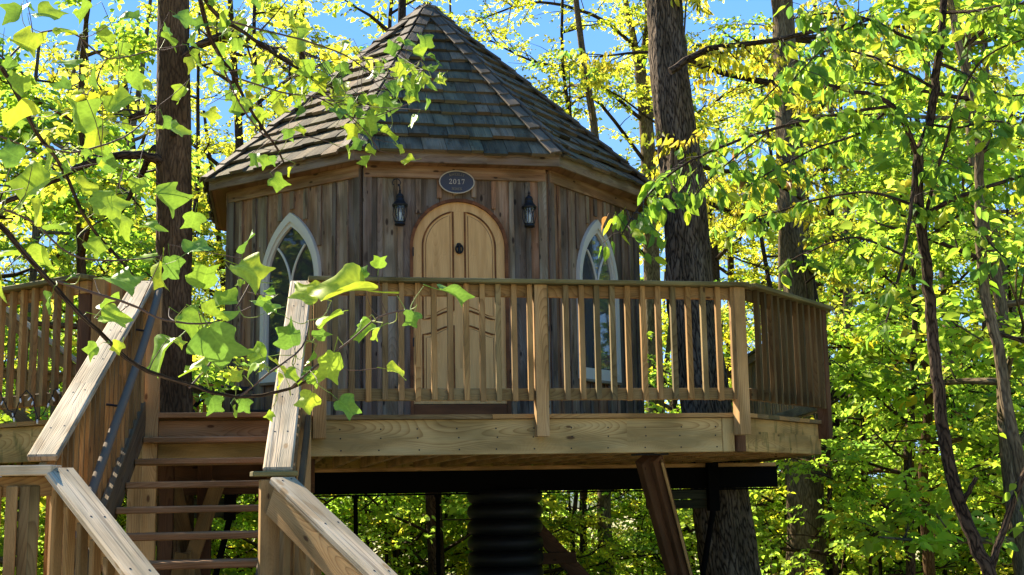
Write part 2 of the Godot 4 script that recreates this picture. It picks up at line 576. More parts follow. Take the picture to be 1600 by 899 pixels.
const LEAVES_LOW := [
	0.17, 2.16, -3.15, 0.202, 185, 0.46, 2.16, -3.23, 0.119, 10, 0.34, 2.08, -3.15, 0.057, 110, 0.31, 1.96, -3.23, 0.070, 5,
	0.26, 2.23, -3.17, 0.051, 275, 0.22, 2.21, -3.21, 0.044, 265, 0.14, 2.11, -3.33, 0.102, 300, 0.23, 2.06, -3.25, 0.092, 160,
	0.14, 1.96, -3.16, 0.106, 100, 0.18, 1.86, -3.15, 0.081, 40, 0.08, 1.87, -3.08, 0.069, 120, 0.02, 1.97, -3.23, 0.079, 250,
	0.01, 1.93, -3.32, 0.074, 130, -0.05, 2.00, -3.34, 0.100, 175, 0.08, 2.18, -3.36, 0.100, 200, -0.29, 2.02, -3.38, 0.146, 140,
	-0.13, 2.01, -3.16, 0.156, 60, -0.19, 1.97, -3.23, 0.094, 190, -0.13, 2.15, -3.34, 0.103, 320, -0.18, 2.22, -3.35, 0.103, 280,
	-0.06, 2.23, -3.30, 0.122, 20, -0.08, 2.33, -3.45, 0.089, 280, -0.14, 2.09, -3.21, 0.113, 20, 0.04, 2.06, -3.31, 0.098, 250,
	-0.03, 2.14, -3.38, 0.091, 200, -0.27, 2.25, -3.43, 0.089, 80, -0.28, 2.19, -3.20, 0.097, 100, -0.37, 2.07, -3.10, 0.094, 10,
	-0.42, 2.15, -3.35, 0.078, 300, -0.37, 2.19, -3.24, 0.113, 0, -0.21, 2.10, -3.35, 0.097, 30, -0.07, 1.87, -3.20, 0.047, 90,
	-0.09, 1.85, -3.12, 0.034, 60, 0.00, 2.13, -3.32, 0.067, 330, 0.21, 2.07, -3.13, 0.048, 150, 0.25, 2.04, -3.14, 0.048, 120,
	-0.09, 1.94, -3.17, 0.041, 270, 0.05, 1.94, -3.19, 0.063, 20, 0.12, 2.06, -3.29, 0.058, 330,
]
const LEAVES_UP := [
	-0.50, 2.62, -3.28, 0.133, 270, -0.59, 2.54, -3.04, 0.123, 170, -0.41, 2.68, -3.34, 0.116, 300, -0.58, 2.39, -3.13, 0.151, 160,
	-0.42, 2.40, -3.33, 0.146, 20, -0.59, 2.72, -3.06, 0.102, 20, -0.57, 2.86, -3.20, 0.091, 0, -0.30, 2.93, -3.55, 0.075, 10,
	-0.29, 2.69, -3.61, 0.113, 0, -0.29, 2.44, -3.47, 0.130, 40, -0.31, 2.97, -3.58, 0.051, 280, -0.45, 2.69, -3.19, 0.094, 250,
	-0.53, 2.66, -3.20, 0.076, 170, -0.47, 2.59, -3.39, 0.089, 100, -0.53, 2.29, -2.95, 0.091, 60, -0.53, 2.77, -3.31, 0.086, 200,
	-0.62, 2.81, -3.10, 0.102, 100, -0.38, 2.79, -3.48, 0.083, 310, -0.39, 2.63, -3.45, 0.075, 30, -0.34, 2.69, -3.39, 0.075, 60,
	-0.57, 2.51, -3.32, 0.086, 140, -0.49, 2.45, -3.34, 0.089, 250, -0.62, 2.46, -3.08, 0.091, 210, -0.43, 2.52, -3.40, 0.080, 320,
	-0.36, 2.48, -3.45, 0.075, 330, -0.61, 2.62, -3.05, 0.088, 220, -0.45, 2.86, -3.37, 0.081, 20, -0.38, 2.89, -3.29, 0.081, 340,
	-0.26, 2.98, -3.51, 0.077, 30, -0.22, 2.89, -3.49, 0.062, 0, -0.23, 2.86, -3.51, 0.069, 60, -0.26, 2.74, -3.47, 0.077, 120,
	-0.54, 2.32, -3.26, 0.078, 200, -0.56, 2.23, -3.18, 0.083, 100, -0.45, 2.28, -3.31, 0.081, 30, -0.40, 2.38, -3.49, 0.100, 60,
	-0.34, 2.40, -3.62, 0.086, 10, -0.22, 2.39, -3.49, 0.079, 100, -0.20, 2.30, -3.36, 0.103, 320, -0.36, 2.33, -3.69, 0.079, 200,
	-0.63, 2.24, -3.20, 0.091, 190, -0.53, 2.81, -3.20, 0.068, 330, -0.52, 2.95, -3.42, 0.086, 150,
]
const LEAVES_ROOF := [
	0.09, 3.71, -5.75, 0.086, 32, 0.08, 3.59, -5.40, 0.120, 95, 0.08, 3.68, -5.66, 0.087, 152, 0.08, 3.75, -5.78, 0.095, 107,
	0.29, 3.59, -5.36, 0.069, 138, 0.10, 3.70, -5.65, 0.068, 141, 0.14, 3.41, -5.20, 0.116, 118, 0.10, 3.72, -5.59, 0.105, 42,
	0.09, 3.74, -5.76, 0.075, 84, 0.40, 3.32, -5.30, 0.080, 47, 0.30, 3.27, -5.16, 0.087, 45, 0.43, 3.38, -5.54, 0.068, 28,
	0.22, 3.58, -5.66, 0.085, 37, 0.10, 3.52, -5.49, 0.094, 122, 0.53, 3.11, -4.86, 0.074, 128, 0.43, 3.28, -5.22, 0.079, 145,
	0.24, 3.36, -5.39, 0.083, 66, 0.18, 3.38, -5.23, 0.089, 100, 0.31, 3.27, -5.56, 0.073, 28, 0.37, 3.28, -5.51, 0.105, 101,
	0.28, 3.15, -4.85, 0.082, 128, 0.37, 3.39, -5.69, 0.074, 50, 0.27, 3.44, -5.73, 0.084, 89, 0.23, 3.42, -5.67, 0.067, 56,
	0.25, 3.26, -5.09, 0.065, 158, 0.37, 3.12, -4.98, 0.096, 74, 0.31, 3.28, -5.24, 0.078, 67, 0.50, 3.39, -5.07, 0.077, 132,
	0.68, 3.63, -5.84, 0.115, 30, 0.60, 3.49, -5.56, 0.084, 127, 0.47, 3.49, -5.09, 0.076, 108, 0.67, 3.52, -5.44, 0.082, 21,
	0.72, 3.46, -5.37, 0.065, 73, 0.75, 3.58, -5.70, 0.069, 144, 0.58, 3.49, -5.35, 0.070, 31, 0.59, 3.70, -5.88, 0.076, 70,
	0.63, 3.52, -5.85, 0.072, 68, 0.56, 3.55, -6.14, 0.116, 52, 0.48, 3.37, -5.45, 0.072, 148, 0.68, 3.52, -5.63, 0.107, 29,
	0.68, 3.42, -5.62, 0.068, 87, 0.47, 3.41, -5.73, 0.098, 89, 0.30, 3.32, -5.29, 0.080, 43, 0.26, 3.23, -5.15, 0.112, 30,
	0.38, 3.39, -5.49, 0.065, 45, 0.03, 3.35, -5.25, 0.100, 129, 0.25, 3.39, -5.33, 0.101, 105, 0.30, 3.50, -5.69, 0.086, 80,
	0.19, 3.38, -5.24, 0.089, 146, 0.18, 3.46, -5.51, 0.102, 110, 0.31, 3.36, -5.51, 0.082, 62, 0.31, 3.20, -5.03, 0.061, 133,
	0.11, 3.46, -5.80, 0.088, 100, 0.34, 3.40, -5.72, 0.085, 144, -0.13, 3.63, -5.28, 0.062, 149, 0.11, 3.54, -5.12, 0.079, 124,
	-0.07, 3.51, -5.08, 0.061, 76, -0.09, 3.60, -5.34, 0.082, 145, -0.13, 3.66, -5.44, 0.101, 153, -0.22, 3.48, -5.37, 0.090, 104,
	-0.09, 3.51, -5.16, 0.077, 109, -0.20, 3.60, -5.42, 0.081, 152, -0.16, 3.68, -5.41, 0.119, 119, 0.48, 3.34, -5.14, 0.090, 31,
	0.53, 3.41, -5.21, 0.117, 144, 0.55, 3.40, -5.31, 0.079, 31, 0.65, 3.54, -5.66, 0.086, 90, 0.64, 3.47, -5.45, 0.066, 144,
	0.52, 3.41, -5.16, 0.100, 65, 0.47, 3.38, -5.42, 0.065, 41, 0.58, 3.66, -5.96, 0.090, 52, 0.57, 3.38, -5.19, 0.079, 118,
	0.11, 3.22, -5.39, 0.063, 44, -0.07, 3.25, -5.33, 0.080, 136, -0.10, 3.54, -5.84, 0.085, 55, -0.16, 3.28, -5.34, 0.089, 133,
	-0.20, 3.38, -5.48, 0.069, 112, -0.10, 3.27, -5.46, 0.071, 44, -0.29, 3.44, -5.50, 0.082, 54, 0.05, 3.20, -5.44, 0.068, 91,
	0.10, 3.22, -5.18, 0.067, 138, 0.49, 3.21, -5.40, 0.114, 10, 0.33, 3.21, -5.40, 0.096, 100, 0.34, 3.11, -5.24, 0.080, 120,
	0.40, 3.10, -5.30, 0.069, 10, 0.30, 3.08, -5.24, 0.059, 60, 0.67, 3.71, -5.58, 0.100, 70, 0.70, 3.60, -5.49, 0.094, 10,
	0.61, 3.47, -5.56, 0.100, 120, 0.20, 3.43, -5.36, 0.105, 200, -0.16, 3.19, -5.02, 0.092, 90, -0.11, 3.12, -4.73, 0.073, 40,
	-0.24, 3.06, -4.71, 0.071, 60, 0.06, 3.33, -5.25, 0.118, 30, -0.01, 3.32, -5.28, 0.077, 100,
]



# ---------------------------------------------------------------- ready
func _ready() -> void:
	rng.seed = 20170
	var cam := Camera3D.new()
	cam.name = "camera"
	cam.fov = 25.53
	cam.far = 600.0
	cam.near = 0.05
	cam.position = Vector3(0, 1.65, 0)
	cam.basis = Basis(Vector3.UP, -0.1873) * Basis(Vector3.RIGHT, 0.159) * Basis(Vector3.BACK, -0.0172)
	add_child(cam)
	cam.current = true

	var env := Environment.new()
	var sky_mat := ProceduralSkyMaterial.new()
	sky_mat.sky_top_color = Color(0.21, 0.41, 0.66)
	sky_mat.sky_horizon_color = Color(0.48, 0.60, 0.69)
	sky_mat.sky_curve = 0.18
	sky_mat.ground_bottom_color = Color(0.25, 0.24, 0.18)
	sky_mat.ground_horizon_color = Color(0.40, 0.42, 0.34)
	sky_mat.energy_multiplier = 0.88
	var sky := Sky.new()
	sky.sky_material = sky_mat
	env.background_mode = Environment.BG_SKY
	env.sky = sky
	env.tonemap_mode = Environment.TONE_MAPPER_LINEAR
	env.tonemap_exposure = 3.9
	env.sdfgi_enabled = true
	env.ssao_enabled = true
	env.ssil_enabled = true
	var we := WorldEnvironment.new()
	we.name = "world_environment"
	we.environment = env
	add_child(we)

	var sun := DirectionalLight3D.new()
	sun.name = "sun"
	sun.light_energy = 1.6
	sun.light_color = Color(1.0, 0.95, 0.86)
	sun.light_angular_distance = 0.5
	sun.shadow_enabled = true
	var from := Vector3(-0.52, 0.69, -0.68).normalized()
	sun.basis = Basis.looking_at(-from, Vector3.UP)
	add_child(sun)

	make_materials()
	make_ground()
	make_deck()
	make_house()
	make_railings()
	make_stairs()
	make_supports()
	make_main_trees()
	make_forest()
	make_near_branches()
	make_details()


func ground_y(x: float, z: float) -> float:
	var d := -z - 13.0 + 0.15 * absf(x)
	var y := -2.6 * smoothstep(0.0, 26.0, d) + 1.5 * smoothstep(40.0, 120.0, d)
	return y + 0.12 * sin(x * 0.7 + 1.3) * cos(z * 0.6) * smoothstep(0.0, 8.0, d)


func make_ground() -> void:
	var mb := MB.new()
	var xs := []
	var zs := []
	var q := -150.0
	while q <= 150.0:
		xs.append(q)
		q += 1.5 if absf(q) < 30.0 else 8.0
	q = 60.0
	while q >= -190.0:
		zs.append(q)
		q -= 1.5 if q < 6.0 and q > -50.0 else 8.0
	for i in xs.size() - 1:
		for j in zs.size() - 1:
			var p := []
			var nn := []
			for c in [[0, 0], [1, 0], [1, 1], [0, 1]]:
				var x: float = xs[i + c[0]]
				var z: float = zs[j + c[1]]
				p.append(Vector3(x, ground_y(x, z), z))
				nn.append(Vector3(ground_y(x - 0.3, z) - ground_y(x + 0.3, z), 0.6, ground_y(x, z - 0.3) - ground_y(x, z + 0.3)).normalized())
			var u := Vector2.ZERO
			mb.tri(p[0], p[1], p[2], nn[0], nn[1], nn[2], u, u, u)
			mb.tri(p[0], p[2], p[3], nn[0], nn[2], nn[3], u, u, u)
	var o := part("ground", mb.mesh(), M.ground, self)
	o.set_meta("kind", "structure")
	o.set_meta("label", "forest floor of brown leaf litter and low green growth")
	var path := MB.new()
	var rim := PackedVector2Array()
	for i in 36:
		var a := TAU * i / 36.0
		rim.append(Vector2(1.5 + cos(a) * (8.5 + 0.7 * sin(a * 5.0)), -1.5 + sin(a) * (5.6 + 0.5 * cos(a * 4.0))))
	path.plank(rim, 0.004, 0.03, Vector2.ZERO)
	var g := part("gravel_path", path.mesh(), M.gravel, self)
	g.set_meta("kind", "structure")
	g.set_meta("label", "pale gravel clearing in front of the stairs")


# ---------------------------------------------------------------- deck
const EDGE := [Vector2(-1.12, -8.53), Vector2(3.26, -8.53), Vector2(4.32, -9.59), Vector2(5.2, -13.7), Vector2(3.6, -17.6), Vector2(0.2, -17.8), Vector2(-3.6, -13.9), Vector2(-3.6, -11.0)]


func make_deck() -> void:
	var d := thing("wooden_deck", "raised octagonal timber deck carrying the treehouse, pale pine rim boards", "deck")
	var poly := PackedVector2Array(EDGE)
	var big := Geometry2D.offset_polygon(poly, 0.03)[0]
	var z := -8.50
	while z > -17.9:
		var slab := PackedVector2Array([Vector2(-6, z), Vector2(7, z), Vector2(7, z - 0.137), Vector2(-6, z - 0.137)])
		for piece in Geometry2D.intersect_polygons(big, slab):
			var lo := 99.0
			var hi := -99.0
			for p in piece:
				lo = minf(lo, p.x)
				hi = maxf(hi, p.x)
			var cut := lerpf(lo, hi, rng.randf_range(0.3, 0.7))
			if z > -8.6:
				cut = 1.46
			for side in [[lo - 1, cut - 0.002], [cut + 0.002, hi + 1]]:
				var win := PackedVector2Array([Vector2(side[0], 1), Vector2(side[1], 1), Vector2(side[1], -30), Vector2(side[0], -30)])
				for half in Geometry2D.intersect_polygons(piece, win):
					var mb := MB.new()
					mb.plank(half, DECK - 0.03, DECK + rng.randf_range(-0.001, 0.001), ruv())
					part("deck_board", mb.mesh(), M.rail[rng.randi() % 4], d)
		z -= 0.141
	for i in EDGE.size():
		var a: Vector2 = EDGE[i]
		var b: Vector2 = EDGE[(i + 1) % EDGE.size()]
		var t := (b - a).normalized()
		var out := Vector2(-t.y, t.x) * -1.0
		var mid := (a + b) * 0.5 - Vector2(0.8, -13.0)
		if out.dot(mid) < 0.0:
			out = -out
		var A := a - out * 0.021
		var B := b - out * 0.021
		var y := DECK - 0.032 - 0.119
		var mat = M.rim if i == 0 else M.rim_green
		if i == 0:
			board(d, "rim_board", Vector3(A.x + 0.02, y, A.y), Vector3(3.10, y, A.y), 0.238, 0.038, mat, Vector3(0, 0, 1))
			board(d, "rim_board", Vector3(3.103, y, A.y), Vector3(3.19, y, A.y), 0.238, 0.038, mat, Vector3(0, 0, 1))
		else:
			board(d, "rim_board", Vector3(A.x + t.x * 0.03, y, A.y + t.y * 0.03), Vector3(B.x - t.x * 0.03, y, B.y - t.y * 0.03), 0.238, 0.038, mat, Vector3(out.x, 0, out.y))
	var nail := MB.new()
	nail.lathe(PackedVector2Array([Vector2(0.0, 0.0015), Vector2(0.0055, 0.001), Vector2(0.006, -0.002)]), 7)
	var nm := nail.mesh()
	var nx := 0.44
	while nx < 3.1:
		for ny in [0.065, 0.125, 0.205]:
			part("nail_head", nm, M.iron, d, Transform3D(Basis(Vector3.RIGHT, PI / 2), Vector3(nx + rng.randf_range(-0.012, 0.012), DECK - 0.03 - ny, -8.5315)))
		nx += 0.262
	upright(d, "corner_block", 3.235, -8.575, DECK - 0.27, DECK - 0.035, 0.075, 0.075, M.dark_timber, PI / 8)
	# joists from the front rim back to the ledger over the steel beam
	var x := -0.98
	while x < 4.4:
		var z0 := -8.59 if x < 3.2 else -8.59 - (x - 3.2) * 1.02
		board(d, "joist", Vector3(x, DECK - 0.032 - 0.119, z0), Vector3(x, DECK - 0.032 - 0.119, -12.5), 0.238, 0.038, M.under, Vector3.RIGHT)
		x += 0.262
	board(d, "ledger", Vector3(0.38, 1.8755, -12.45), Vector3(5.06, 1.8755, -12.45), 0.14, 0.038, M.under)



# ---------------------------------------------------------------- house
func facet(k: int, ap: float) -> Transform3D:
	var n := Vector3(sin(k * PI / 4), 0, cos(k * PI / 4))
	return Transform3D(Basis(Vector3.UP.cross(n), Vector3.UP, n), CENTRE + n * ap)


func arch_top(kind: String, x: float) -> float:
	if kind == "door":
		return 4.055 + sqrt(maxf(0.0, 0.478 * 0.478 - x * x))
	var hw := 0.405
	return 3.80 + sqrt(maxf(0.0, 4.0 * hw * hw - (absf(x) + hw) * (absf(x) + hw)))


func wall_boards(w: Node3D, kind: String, xc: float, widths: Array) -> void:
	var half := WALL_AP * tan(PI / 8)
	var hw := 0.478 if kind == "door" else (0.405 if kind == "window" else -1.0)
	var top := 4.86
	var x := -half
	var i := 0
	var joints := []
	while x < half - 0.01:
		var x1: float = minf(x + widths[i % widths.size()], half)
		if half - x1 < 0.05:
			x1 = half
		joints.append(x1)
		var cuts := [x + 0.0015]
		if hw > 0.0:
			for c in [xc - hw, xc + hw]:
				if c > x + 0.004 and c < x1 - 0.004:
					cuts.append(c)
		cuts.append(x1 - 0.0015)
		var mat: Material = M.barn[rng.randi() % M.barn.size()]
		var proud := rng.randf_range(0.016, 0.021)
		for c in cuts.size() - 1:
			var a: float = cuts[c]
			var b: float = cuts[c + 1]
			var inside := hw > 0.0 and absf((a + b) * 0.5 - xc) < hw
			var xs := PackedFloat32Array()
			var lo := PackedFloat32Array()
			var hi := PackedFloat32Array()
			var steps := 6 if inside else 1
			for s in steps + 1:
				var px := lerpf(a, b, float(s) / steps)
				xs.append(px)
				hi.append(top)
				lo.append(arch_top(kind, px - xc) if inside else DECK + 0.012)
			var mb := MB.new()
			mb.strip(xs, lo, hi, 0.0, proud, ruv())
			part("board", mb.mesh(), mat, w)
			if inside and kind == "window":
				mb = MB.new()
				mb.strip(PackedFloat32Array([a, b]), PackedFloat32Array([DECK + 0.012, DECK + 0.012]), PackedFloat32Array([2.80, 2.80]), 0.0, proud, ruv())
				part("board", mb.mesh(), mat, w)
		x = x1
		i += 1
	joints.pop_back()
	for j: float in joints:
		var over := hw > 0.0 and absf(j - xc) < hw + 0.03
		var bw := rng.randf_range(0.042, 0.058)
		var spans := [[DECK + 0.012, 4.735]]
		if over:
			spans = [[arch_top(kind, clampf(absf(j - xc) - 0.025, 0.0, hw)) + 0.045, 4.735]]
			if kind == "window":
				spans.append([DECK + 0.012, 2.76])
		for s in spans:
			if s[1] - s[0] > 0.04:
				var mb := MB.new()
				mb.cbox(Transform3D(Basis.IDENTITY, Vector3(j, (s[0] + s[1]) * 0.5, 0.031)), Vector3(bw, s[1] - s[0], 0.02), 0.003, ruv())
				part("batten", mb.mesh(), M.barn[rng.randi() % M.barn.size()], w)
	# corner boards and the frieze under the eave
	for s in [-1.0, 1.0]:
		var mb := MB.new()
		mb.cbox(Transform3D(Basis.IDENTITY, Vector3(s * (half - 0.045), 3.50, 0.033)), Vector3(0.085, 2.66, 0.024), 0.003, ruv())
		part("corner_board", mb.mesh(), M.barn[[3, 4, 6][rng.randi() % 3]], w)
	var fb := MB.new()
	fb.cbox(Transform3D(Basis.IDENTITY, Vector3(0, 4.805, 0.038)), Vector3(half * 2.0 - 0.02, 0.125, 0.03), 0.004, ruv())
	part("frieze_board", fb.mesh(), M.barn[2], w)


func gothic_window(h: Node3D, w: Node3D) -> void:
	# a pointed window: outer frame, two curved bars that meet the centre bar, double glazing
	var o := Node3D.new()
	o.name = "window"
	o.transform = w.transform
	h.add_child(o, true)
	var bottom := 2.80
	for ring in [[0.408, 0.355, 0.012, 0.062], [0.355, 0.326, 0.012, 0.045]]:
		var mb := MB.new()
		var outer := pointed(ring[0], bottom - (0.0 if ring[0] < 0.4 else 0.02), 3.80)
		var inner := pointed(ring[1], bottom + (0.07 if ring[0] > 0.4 else 0.10), 3.80)
		for i in outer.size():
			var j := (i + 1) % outer.size()
			var a: Vector2 = outer[i]
			var b: Vector2 = outer[j]
			var c: Vector2 = inner[j]
			var d: Vector2 = inner[i]
			var z1: float = ring[3]
			var z0: float = ring[2]
			var mid := (a + b) * 0.5 - Vector2(0, 3.6)
			mb.face(Vector3(a.x, a.y, z1), Vector3(b.x, b.y, z1), Vector3(c.x, c.y, z1), Vector3(d.x, d.y, z1), Vector3.BACK)
			mb.face(Vector3(a.x, a.y, z1), Vector3(b.x, b.y, z1), Vector3(b.x, b.y, z0), Vector3(a.x, a.y, z0), Vector3(mid.x, mid.y, 0))
			mb.face(Vector3(d.x, d.y, z1), Vector3(c.x, c.y, z1), Vector3(c.x, c.y, z0), Vector3(d.x, d.y, z0), -Vector3(mid.x, mid.y, 0))
		part("frame", mb.mesh(), M.white, o)
	var bar := MB.new()
	bar.cbox(Transform3D(Basis.IDENTITY, Vector3(0, (bottom + 0.08 + 3.72) * 0.5, 0.03)), Vector3(0.026, 3.72 - bottom - 0.08, 0.024), 0.004, Vector2.ZERO)
	part("mullion", bar.mesh(), M.white, o)
	for s in [-1.0, 1.0]:
		# each bar bends from the centre outwards to the frame
		var mb := MB.new()
		var p := PackedVector3Array()
		for i in 11:
			var t := float(i) / 10.0
			var ang := t * 0.78
			p.append(Vector3(s * (0.0 + 0.66 * (1.0 - cos(ang))), 3.70 + 0.66 * sin(ang) * 0.98, 0.03))
		mb.tube(p, taper(11, 0.013, 0.013), 6)
		part("mullion", mb.mesh(), M.white, o)
	for z in ([0.024, 0.012] if w.position.x > 2.0 else [0.018]):
		var g := MB.new()
		var xs := PackedFloat32Array()
		var lo := PackedFloat32Array()
		var hi := PackedFloat32Array()
		for i in 25:
			var x := lerpf(-0.335, 0.335, i / 24.0)
			xs.append(x)
			lo.append(bottom + 0.06)
			hi.append(3.80 + sqrt(maxf(0.0, pow(0.67, 2) - pow(absf(x) + 0.335, 2))) + 0.005)
		for i in 24:
			g.face(Vector3(xs[i], lo[i], z), Vector3(xs[i + 1], lo[i], z), Vector3(xs[i + 1], hi[i + 1], z), Vector3(xs[i], hi[i], z), Vector3.BACK)
		part("pane", g.mesh(), M.glass, o)
	var sill := MB.new()
	sill.cbox(Transform3D(Basis.IDENTITY, Vector3(0, bottom - 0.035, 0.05)), Vector3(0.8, 0.03, 0.05), 0.004, ruv())
	part("sill", sill.mesh(), M.barn[4], o)


func pointed(hw: float, bottom: float, spring: float) -> Array:
	var out := [Vector2(-hw, bottom), Vector2(-hw, spring)]
	for i in range(1, 13):
		var a := PI - (PI / 3.0) * i / 12.0
		out.append(Vector2(hw + 2.0 * hw * cos(a), spring + 2.0 * hw * sin(a)))
	for i in range(1, 13):
		var a := PI / 3.0 * (1.0 - i / 12.0)
		out.append(Vector2(-hw + 2.0 * hw * cos(a), spring + 2.0 * hw * sin(a)))
	out.append(Vector2(hw, bottom))
	return out


func make_house() -> void:
	var h := thing("treehouse", "octagonal treehouse of weathered brown boards under a steep shingle roof", "treehouse")
	for k in range(-1, 2):
		var w := Node3D.new()
		w.name = "wall"
		w.transform = facet(k, WALL_AP)
		h.add_child(w, true)
		if k == 0:
			wall_boards(w, "door", 0.03, [0.17, 0.20, 0.18, 0.21, 0.16, 0.19, 0.2, 0.18])
		else:
			wall_boards(w, "window", 0.0, [0.19, 0.2, 0.16, 0.21, 0.17, 0.19])
			gothic_window(h, w)
	# the five walls behind: plain boarded panels
	for k in range(2, 7):
		var w := Node3D.new()
		w.name = "wall"
		w.transform = facet(k, WALL_AP)
		h.add_child(w, true)
		if k == 2 or k == 6:
			wall_boards(w, "plain", 0.0, [0.15, 0.17, 0.14])
		else:
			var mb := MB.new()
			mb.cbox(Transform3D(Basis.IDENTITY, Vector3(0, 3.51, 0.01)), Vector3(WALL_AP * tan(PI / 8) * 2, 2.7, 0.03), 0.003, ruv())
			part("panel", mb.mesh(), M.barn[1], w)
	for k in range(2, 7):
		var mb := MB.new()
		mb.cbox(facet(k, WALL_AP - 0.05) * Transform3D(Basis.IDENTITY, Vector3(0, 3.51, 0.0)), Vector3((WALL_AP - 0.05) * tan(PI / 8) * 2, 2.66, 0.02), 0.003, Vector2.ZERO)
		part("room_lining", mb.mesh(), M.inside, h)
	# floor and ceiling of the room
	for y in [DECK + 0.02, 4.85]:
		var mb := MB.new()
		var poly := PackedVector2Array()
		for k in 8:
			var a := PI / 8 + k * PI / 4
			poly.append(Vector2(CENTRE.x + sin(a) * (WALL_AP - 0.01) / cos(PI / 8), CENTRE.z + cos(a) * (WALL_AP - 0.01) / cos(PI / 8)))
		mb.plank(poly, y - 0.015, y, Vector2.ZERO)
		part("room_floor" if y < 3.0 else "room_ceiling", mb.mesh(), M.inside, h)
	make_door(h)
	make_roof(h)


func arc(r: float, from: float, to: float, steps: int, c: Vector2) -> PackedVector2Array:
	var out := PackedVector2Array()
	for i in steps + 1:
		var a := lerpf(from, to, float(i) / steps)
		out.append(c + Vector2(cos(a), sin(a)) * r)
	return out


func bead(parent: Node, pts: PackedVector2Array, z: float, r: float, mat: Material, closed := true) -> void:
	var p := PackedVector3Array()
	for q in pts:
		p.append(Vector3(q.x, q.y, z))
	if closed:
		p.append(p[0])
	var mb := MB.new()
	mb.tube(p, taper(p.size(), r, r), 6)
	part("moulding", mb.mesh(), mat, parent)


